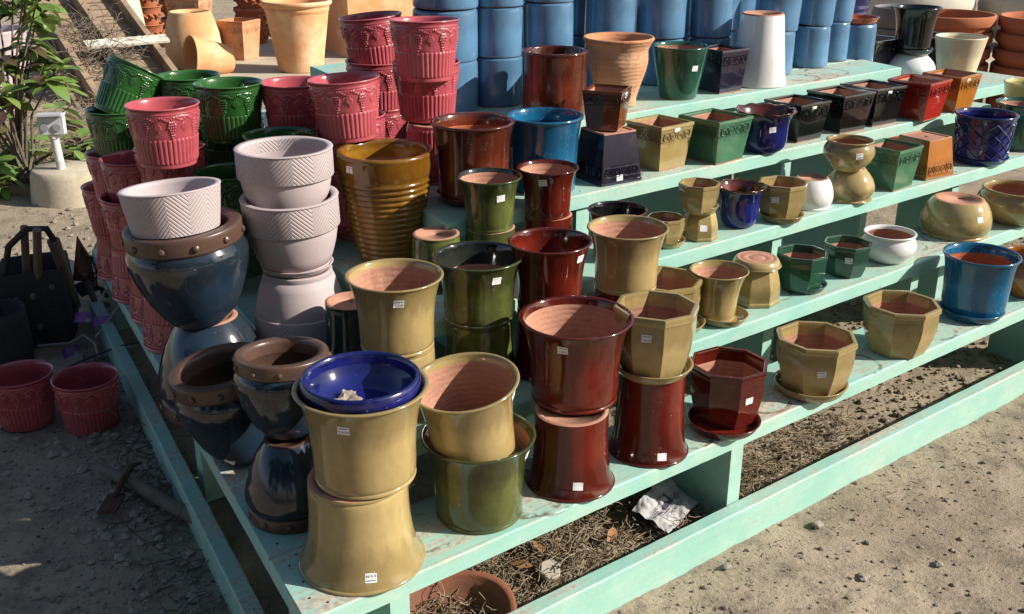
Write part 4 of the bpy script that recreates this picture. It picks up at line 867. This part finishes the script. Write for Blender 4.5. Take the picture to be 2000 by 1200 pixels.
for pts, lab in (([(.69, 3.56, .012), (.78, 3.50, .02), (.82, 3.47, .05), (.84, 3.42, .03), (.83, 3.36, .005)], 'white plastic tie curling over the dirt'), ([(.86, 3.45, .06), (.89, 3.50, .12), (.925, 3.52, .17), (.935, 3.51, .165)], 'white plastic tie sticking up past the tags'), ([(.84, 3.40, .06), (.90, 3.43, .10), (.95, 3.45, .14)], 'white plastic tie reaching toward the stand')):
    m = MB(); m.tube(pts, .0042, 5); tag(m.obj('plastic_tie', paperm), lab, 'plastic tie', 'white plastic ties')
m = MB(); m.tube([(.62, 3.28, .004), (.75, 3.30, .03), (.86, 3.22, .085), (.95, 3.15, .11), (1.1, 3.1, .10)], .0035, 6); tag(m.obj('black_hose', plasticb), 'thin black irrigation hose running under the side step', 'hose')
hoe = empty('garden_hoe', (.62, 2.40, .02), 'rusty hoe with a round grey handle lying on the dirt beside the side rail', 'hoe')
m = MB(); m.tube([(-.02, .17, .012), (.02, .05, .014), (.06, -.12, .016), (.10, -.27, .02)], [.015, .016, .017, .017], 12); m.obj('handle', hwood, hoe)
m = MB(); m.box((-.055, -.01, .012), (.045, .085, .005), Matrix.Rotation(rad(-35), 3, 'Z')); m.tube([(-.04, .01, .016), (.0, .06, .03), (.04, .11, .03), (.07, .13, .02)], [.008, .009, .008, .003], 8); m.obj('blade', rustm, hoe)
# bits in front
bw = empty('broken_bowl', (1.0, 1.50, .0), 'terracotta bowl with a broken side lying under the front step', 'bowl')
lathe('body', [(.5, 0), (.55, .03), (.78, .5), (.92, .84), (.93, .86), (.985, .87), (1, .89), (1, .98), (.985, 1), (.92, 1), (.9, .97), (.8, .65), (.5, .08), (.01, .08)], .135, .115, G['oldt'], bw, seg=72, wobble=.01); bw.scale = (1.15, .95, .62)
bw.rotation_euler = (rad(6), rad(-10), 0); bw.location = (.965, 1.478, -.004)
shd = MB(); V = []
for i in range(9):
    for j in range(7): a = -.5+i/8*1.0; V.append((.14*cos(a+2.0), .14*sin(a+2.0), j/6*(.08+.03*sin(i*1.3))))
shd.add(V, grid_faces(9, 7, False)); shd.add([tuple(Vector(v)*.93+Vector((0, 0, .002))) for v in V], grid_faces(9, 7, False))
o = tag(shd.obj('pot_shard', G['oldt'], angle=None), 'curved terracotta shard leaning behind the broken bowl', 'pot shard'); o.location = (.955, 1.50, .055); o.rotation_euler = (rad(-25), rad(20), rad(5))
wsd = MB(); wsd.prism([(0, 0), (.025, -.014), (.054, .0), (.057, .025), (.032, .039), (.004, .025)], 0, .012, .002); o = tag(wsd.obj('white_shard', matte('chalky', (.42, .38, .32), (.33, .29, .25), bs=.3)), 'chalky white broken tile piece on the roots between step and rail', 'tile piece'); o.location = (1.225, 1.475, .038); o.rotation_euler = (rad(14), rad(-8), .4)
pp = MB(); V = []
for j in range(36):
    for i in range(36):
        x, y = i/35, j/35; V.append((x*.20, y*.13, .03+.032*noise.noise(Vector((x*3.1, y*3.4, .3)))+.012*abs(noise.noise(Vector((x*8, y*8, 2))))+.03*x*y))
pp.add(V, grid_faces(36, 36, False)); pobj = pp.obj('paper_sheet', paperm, None, angle=60); tag(pobj, 'crumpled white printed paper on the roots beside the front leg', 'paper'); pobj.location = (1.56, 1.445, .03); pobj.rotation_euler = (rad(18), rad(-6), rad(15)); pobj.scale = (.72, .80, .55)
pm = MB()
def onp(x, y):
    return (x*.20, y*.13, .0315+.032*noise.noise(Vector((x*3.1, y*3.4, .3)))+.012*abs(noise.noise(Vector((x*8, y*8, 2))))+.03*x*y)
for k in range(6): pm.add([onp(.15+a, .62-.05*k+b) for a, b in ((0, 0), (.16, 0), (.16, .014), (0, .014))], [(0, 1, 2, 3)])
pm.add([onp(.40+a, .42+b) for a, b in ((0, 0), (.22, 0), (.22, .30), (0, .30))], [(0, 1, 2, 3)])
tv, tf = text_mesh('SOIL MOISTURE'); pm.add([onp(.5+x*.075, .25+y*.10) for x, y, z in tv], tf)
pm.obj('print', inkm, pobj, False, None)
# scraps in the blue dish
for i, (x, y, z, rz_, sz) in enumerate(((.775, 1.512, .627, .3, .046), (.792, 1.523, .630, 1.1, .030))):
    m = MB(); sz *= 1.25; V = [(sz*(a-.5), sz*.7*(b-.5), .006*noise.noise(Vector((a*4+i*3, b*4, 1)))) for b in np.linspace(0, 1, 14) for a in np.linspace(0, 1, 14)]
    m.add(V, grid_faces(14, 14, False)); o = tag(m.obj('paper_scrap', matte('dirty_paper', (.36, .30, .25), (.20, .15, .12), rough=.8, scale=40), angle=70), ['larger stained paper scrap in the royal blue dish', 'smaller pale paper scrap in the royal blue dish'][i], 'paper scrap', 'paper scraps in the blue dish'); o.location = (x, y, z-.02); o.rotation_euler = (.15, -.2, rz_)
# ---------------------------------------------------------------- litter, clods, pebbles
def strands(name, n, region, mt, L=(.04, .12), r=(.0006, .0017), zr=(.0, .03), lab='', cat='', ymin=-9):
    m = MB()
    for i in range(n):
        x, y = region(); z = ghz(x, y)+R2.uniform(*zr); d = Vector((R2.gauss(0, 1), R2.gauss(0, 1), R2.gauss(0, .25))).normalized(); p = Vector((x, y, z)); pts = [p]; l = R2.uniform(*L)/5
        for k in range(5): d = (d+Vector((R2.gauss(0, .5), R2.gauss(0, .5), R2.gauss(0, .25)))).normalized(); p = p+d*l; p.y = max(p.y, ymin); p.z = max(p.z, ghz(p.x, p.y)+.001) if k % 2 else p.z; pts.append(p.copy())
        m.tube(pts, R2.uniform(*r), 3, False)
    return tag(m.obj(name, mt, angle=None), lab, cat, kind='stuff')
def reg_front():
    while True:
        x, y = R2.uniform(.8, 2.45), R2.uniform(1.40, 2.2)
        if R2.random() < 1.2*math.exp(-((y-1.48)/.22)**2)*(1 if x < 2 else .35): return x, y
strands('dry_roots', 4200, reg_front, straw, (.02, .09), lab='mat of dry brown roots and chaff under the front step', cat='dry roots', ymin=1.402)
strands('coarse_twigs', 130, reg_front, twig, (.05, .11), (.0009, .002), (.01, .03), 'grey twigs lying on the dry roots under the front step', 'twigs', ymin=1.402)
strands('dry_grass', 1500, lambda: (R2.uniform(1.3, 2.6), R2.uniform(5.5, 7.6)), straw, (.06, .2), (.001, .003), (0, .08), 'dry grass and leaf litter behind the concrete footing', 'dry grass')
strands('side_twigs', 420, lambda: (lambda y: (edge(0, y)-abs(R2.gauss(.06, .05)), y))(R2.uniform(1.5, 3.4)), twig, (.03, .15), (.0006, .002), (0, .012), 'thin twigs and roots along the side rail', 'twigs')
strands('front_twigs', 200, lambda: (R2.uniform(1.1, 4.2), 1.325-abs(R2.gauss(0, .07))), twig, (.008, .03), (.0005, .0011), (0, .001), 'thin twigs along the front rail', 'twigs')
ICO = None
def blobs(name, n, region, mt, sz, lab, cat, flat=.6, bury=.3):
    phi = (1+5**.5)/2; iv = [Vector(v).normalized() for v in ((-1, phi, 0), (1, phi, 0), (-1, -phi, 0), (1, -phi, 0), (0, -1, phi), (0, 1, phi), (0, -1, -phi), (0, 1, -phi), (phi, 0, -1), (phi, 0, 1), (-phi, 0, -1), (-phi, 0, 1))]
    f = [(0, 11, 5), (0, 5, 1), (0, 1, 7), (0, 7, 10), (0, 10, 11), (1, 5, 9), (5, 11, 4), (11, 10, 2), (10, 7, 6), (7, 1, 8), (3, 9, 4), (3, 4, 2), (3, 2, 6), (3, 6, 8), (3, 8, 9), (4, 9, 5), (2, 4, 11), (6, 2, 10), (8, 6, 7), (9, 8, 1)]
    m = MB()
    for i in range(n):
        x, y = region(); s = sz[0]*(sz[1]/sz[0])**(R2.random()**2.2); c = Vector((x, y, ghz(x, y)+s*flat*(1-bury*2))); Rr = Matrix.Rotation(R2.random()*6, 3, 'Z'); k = [R2.uniform(.7, 1.25) for _ in range(3)]
        m.add([c+Rr @ Vector((v.x*s*k[0]*R2.uniform(.85, 1.15), v.y*s*k[1], v.z*s*k[2]*flat)) for v in iv], f)
    return tag(m.obj(name, mt, smooth=False, angle=None), lab, cat, kind='stuff')
blobs('pebbles', 4200, lambda: (R2.uniform(.9, 4.5), R2.uniform(.35, 1.35)), pebm, (.0012, .0085), 'small pebbles and crumbs on the dirt in front of the rail', 'pebbles')
blobs('side_pebbles', 3800, lambda: (R2.uniform(.05, .66), R2.uniform(1.5, 4.2)), pebm, (.0012, .0085), 'pebbles on the shaded dirt left of the stand', 'pebbles')
blobs('soil_clods', 5200, lambda: (R2.uniform(1.9, 4.6), R2.uniform(1.40, 2.3)), matte('clod', (.24, .19, .13), (.17, .13, .09), scale=6), (.003, .012), 'crumbly soil clods under the steps', 'soil', .8)
dk = matte('dark_chip', (.07, .05, .035), (.045, .035, .028), scale=30)
blobs('bark_chips', 1500, lambda: (R2.uniform(.9, 4.4), 1.355-abs(R2.gauss(0, .33))), dk, (.0010, .0045), 'dark bark crumbs and leaf bits on the dirt before the rail', 'bark chips', .3, .1)
blobs('side_bark_chips', 700, lambda: (R2.uniform(.05, .66), R2.uniform(1.5, 4.2)), dk, (.0012, .006), 'dark bark crumbs on the dirt left of the stand', 'bark chips', .3, .1)
blobs('side_clods', 900, lambda: (lambda y: (edge(0, y)-.04-abs(R2.gauss(0, .16)), y))(R2.uniform(1.5, 3.3)), matte('grey_clod', (.34, .30, .25), (.24, .21, .17), scale=6), (.003, .016), 'grey dirt clods along the side rail', 'soil', .6)
blobs('far_gravel', 2500, lambda: (R2.uniform(.6, 3.2), R2.uniform(4.0, 7.2)), pebm, (.003, .02), 'gravel and dirt crumbs around the concrete footing', 'gravel')
for (x, y, s, lab) in ((1.93, 1.29, .017, 'round buff stone against the front rail with a scrap of white paper'), (1.62, 1.31, .012, 'grey stone close to the front rail near the front leg'), (1.83, 1.09, .011, 'small dark stone in the middle of the sunny dirt'), (2.02, 1.02, .013, 'flat grey stone right of the small dark one'), (2.10, 1.03, .009, 'smallest dark stone beside the flat grey one'), (2.50, .98, .012, 'dark stone near the right edge of the dirt'), (1.66, 1.02, .010, 'pale stone close to the bottom edge of the view'), (.33, 2.16, .013, 'pale stone in the shade at the lower left'), (.30, 2.10, .011, 'grey stone at the bottom left corner'), (.40, 2.24, .015, 'flat stone in the shade at the lower left'), (2.25, .93, .010, 'stone near the lower right corner')):
    m = MB(); n_ = 14; V = [];
    for j in range(9):
        for i in range(n_):
            a, b = 2*pi*i/n_, -pi/2+pi*j/8; d = Vector((cos(a)*cos(b), sin(a)*cos(b)*.8, sin(b)*.5)); V.append(d*s*(1+.6*noise.noise(d*1.7+Vector((x*9, y*9, 0)))+.1*noise.noise(d*6)))
    m.add(V, grid_faces(9, n_)); o = tag(m.obj('stone', stone_m, angle=None), lab, 'stone', 'loose stones'); o.location = (x, y, ghz(x, y)+s*.18)
for (x, y, z, a, lab) in ((1.42, 1.50, .05, .4, 'upright brown dead leaf on the roots under the front step'), (1.23, 1.53, .045, 2.2, 'curled brown dead leaf left of the white tile piece'), (1.27, 1.55, .05, 1.2, 'narrow tan dead leaf by the white tile piece'), (1.16, 1.50, .04, 2.9, 'dark brown dead leaf behind the broken bowl')):
    m = MB(); leaf_blade(m, Vector((0, 0, 0)), Vector((cos(a), sin(a), .15)), .06, .022, Vector((.2, -.6, 1)), .2); o = tag(m.obj('dead_leaf', deadleaf, angle=None), lab, 'dead leaf', 'dead leaves'); o.location = (x, y, z)
m = MB(); m.prism([(1.98, 1.68), (2.02, 1.65), (3.1, 1.80), (3.1, 1.84)], .018, .032, .003); tag(m.obj('loose_board', matte('raw_board', (.42, .30, .17), (.33, .23, .13), bs=.3)), 'thin unpainted board lying on the soil under the second step', 'board').location = (.55, .03, 0)
# ---------------------------------------------------------------- far terracotta
def big(kind, gl, x, y, z, R, H, label, cat='planter', inv=False, tilt=None, group='terracotta planters in the background', rot=None):
    return pot(kind, gl, x, y, z, R, H, label, cat, group, inv=inv, tilt=tilt, inner=gl, rot=rot, name='terracotta_planter')
big('bigcone', 'peach', 3.93, 8.03, .035, .285, .56, 'large peach terracotta planter with a thick rolled rim')
big('barrel', 'peach', 3.40, 8.98, .0, .235, .46, 'rounded peach planter upside down behind the fallen one', inv=True)
o = big('cone', 'peach', 3.42, 8.30, .155, .175, .34, 'plain peach planter lying on its side', tilt=(82, 178)); o.location = (3.44, 8.30, .13)
big('square', 'terra', 3.80, 8.93, .035, .20, .33, 'square terracotta planter right of the rounded upturned one', rot=rad(-13))
big('square', 'terra', 3.62, 9.55, .0, .21, .30, 'lower of two nested square terracotta planters behind the upturned one', rot=rad(0))
big('square', 'terra', 3.62, 9.55, .22, .23, .30, 'upper of two nested square terracotta planters behind the upturned one', rot=rad(0))
big('cone', 'cream', 3.10, 9.75, .0, .19, .62, 'tall pale yellow planter upside down behind the pallet', inv=True)
for i, (x, y, n_, R_) in enumerate(((3.55, 10.5, 4, .15), (3.98, 10.8, 4, .19), (4.30, 9.75, 3, .17), (4.75, 10.5, 4, .22), (5.5, 10.9, 3, .25), (4.4, 11.6, 3, .22), (3.3, 11.5, 3, .2), (5.9, 11.6, 2, .24))):
    wh = ['nearest the pale yellow planter', 'behind the upturned rounded planter', 'behind the square planters', 'left of the large peach planter', 'half hidden by the large peach planter', 'in the rear row', 'at the far left of the rear row', 'at the far right of the rear row'][i]
    for k in range(n_):
        o = big('widebowl' if i != 0 else 'bigcone', 'dterra', x, y, k*.17, R_, .20, ['lowest', 'second', 'third', 'fourth'][k]+' carved terracotta pot of the stack '+wh, cat='pot')
        mm = MB()
        for q in range(14):
            for w_ in range(3): a = 2*pi*q/14+w_*.1; rr_ = R_*.90; mm.tube([(rr_*cos(a), rr_*sin(a), .12-w_*.012), ((rr_+.012)*cos(a), (rr_+.012)*sin(a), .12-w_*.012)], [.016, .004], 6)
        mm.obj('carved_swag', G['dterra'], o)
def crate(x, y, wx, wy, hz, rz_, gl, lab):
    o = empty('box_planter', (x, y, .0), lab, 'planter', 'box planters in the background', rz_)
    m = MB(); m.prism([(-wx, -wy), (wx, -wy), (wx, wy), (-wx, wy)], 0, hz, .02); m.obj('body', G[gl], o); m = MB(); m.prism([(-wx-.02, -wy-.02), (wx+.02, -wy-.02), (wx+.02, wy+.02), (-wx-.02, wy+.02)], hz, hz+.08, .015); m.obj('rim', G[gl], o)
crate(5.02, 8.62, .42, .36, .85, rad(-8), 'peach', 'big peach box planter right behind the large rolled rim planter')
crate(5.98, 8.25, .45, .36, .95, rad(-8), 'cream', 'big pale cream box planter behind the leftmost blue stack')
for i in range(7): big('stackbowl', 'dterra', 6.10+R2.uniform(-.01, .01), 3.62, .035+.095*i, .265, .13, ['lowest', 'second lowest', 'third lowest', 'middle', 'third from top', 'second from top', 'topmost'][i]+' terracotta bowl of the wide stack behind the black pot', 'bowl', group='stacked wide terracotta bowls')
for i in range(7): big('stackbowl', 'dterra', 6.42+R2.uniform(-.01, .01), 3.18, .035+.095*i, .265, .13, ['lowest', 'second lowest', 'third lowest', 'middle', 'third from top', 'second from top', 'topmost'][i]+' terracotta bowl of the stack cut by the upper right edge', 'bowl', group='stacked wide terracotta bowls')
for i in range(4): big('widebowl', 'dterra', 5.25, 3.45, .035+.16*i, .17, .14, ['lowest', 'second', 'third', 'top'][i]+' small terracotta bowl of the stack right of the orange saucer', 'bowl', group='stacked wide terracotta bowls')
for i in range(3): big('barrel', 'grey', 7.7, 5.0, .035+.16*i, .22, .2, ['lowest', 'middle', 'top'][i]+' dark grey round pot in the far stack above the black pot', 'pot', group='grey round pots')
big('bowl', 'stonew', 9.2, 5.9, .035, .55, .62, 'large pale round planter far back at the upper right', group='large pale planters')
big('bowl', 'stonew', 10.1, 5.1, .035, .5, .6, 'pale round planter cut by the upper right corner', group='large pale planters')
big('bigcone', 'stonew', 8.3, 6.6, .035, .3, .5, 'pale tapered planter far back left of the round pale one', group='large pale planters')
big('cone', 'dterra', 6.75, 5.25, .035, .2, .8, 'plain orange terracotta pot above the right blue cylinders')
pot('ribbed', 'navy', 6.8, 4.9, .035, .2, .78, 'dark blue ribbed pot far behind the orange saucer', inner='navy')
m = MB(); m.box((1.66, 8.35, .22), (.30, .30, .44)); 
plp = pot('cone', 'lav', 1.55, 8.0, .0, .30, .55, 'big dusty mauve planter half hidden by the shrub and the pallet', 'planter', inner='lav', name='round_planter')
# ---------------------------------------------------------------- trees standing behind the viewer
def crown_mesh(seed, n, rad_, leafs):
    r = random.Random(seed); m = MB(); cl = [(Vector((r.gauss(0, .5), r.gauss(0, .5), r.gauss(0, .38))), r.uniform(.22, .45)) for _ in range(26)]
    for i in range(n):
        c, s = cl[r.randrange(26)]; d = Vector((r.gauss(0, 1), r.gauss(0, 1), r.gauss(0, 1))).normalized()*s*r.random()**.4; p = (c+d)*rad_; a = Vector((r.gauss(0, 1), r.gauss(0, 1), r.gauss(0, 1))).normalized(); b = a.orthogonal().normalized(); s_ = leafs*r.uniform(.7, 1.3)
        m.add([p-a*s_, p+b*s_*.45, p+a*s_, p-b*s_*.45], [(0, 1, 2, 3)])
    return m.mesh('crown', leafd, False, None)
CM = [crown_mesh(1, 6000, 2.0, .13), crown_mesh(2, 6000, 2.0, .13)]
for i, (x, y, h, s, lab) in enumerate(((-4.5, -5.5, 3.4, 1.5, 'leafy tree behind the viewer at the left'), (.5, -8.5, 3.6, 1.5, 'leafy tree straight behind the viewer'), (-8, -1, 3.2, 1.5, 'leafy tree at the left of the lane'), (10.25, -7.85, 6.0, .50, 'unseen tall slender tree added to shade the lower right dirt'), (4.5, -13, 3.4, 1.4, 'leafy tree far behind the viewer'))):  # slender tree is added out of view to cast the soft lower right shade
    t = empty('broadleaf_tree', (x, y, 0), lab, 'tree', 'trees outside the view')
    m = MB(); m.tube([(0, 0, 0), (.05, .03, h*.5), (0, 0, h)], [.14*s, .11*s, .05*s], 10); 
    for k in range(5): a = k*1.3; m.tube([(0, 0, h*.7), (cos(a)*.9*s, sin(a)*.9*s, h+.3*s)], [.05*s, .02*s], 6)
    m.obj('trunk', twig, t); c = link('crown', CM[i % 2], t); c.location = (0, 0, h+.3); c.scale = (s, s, s*.85)
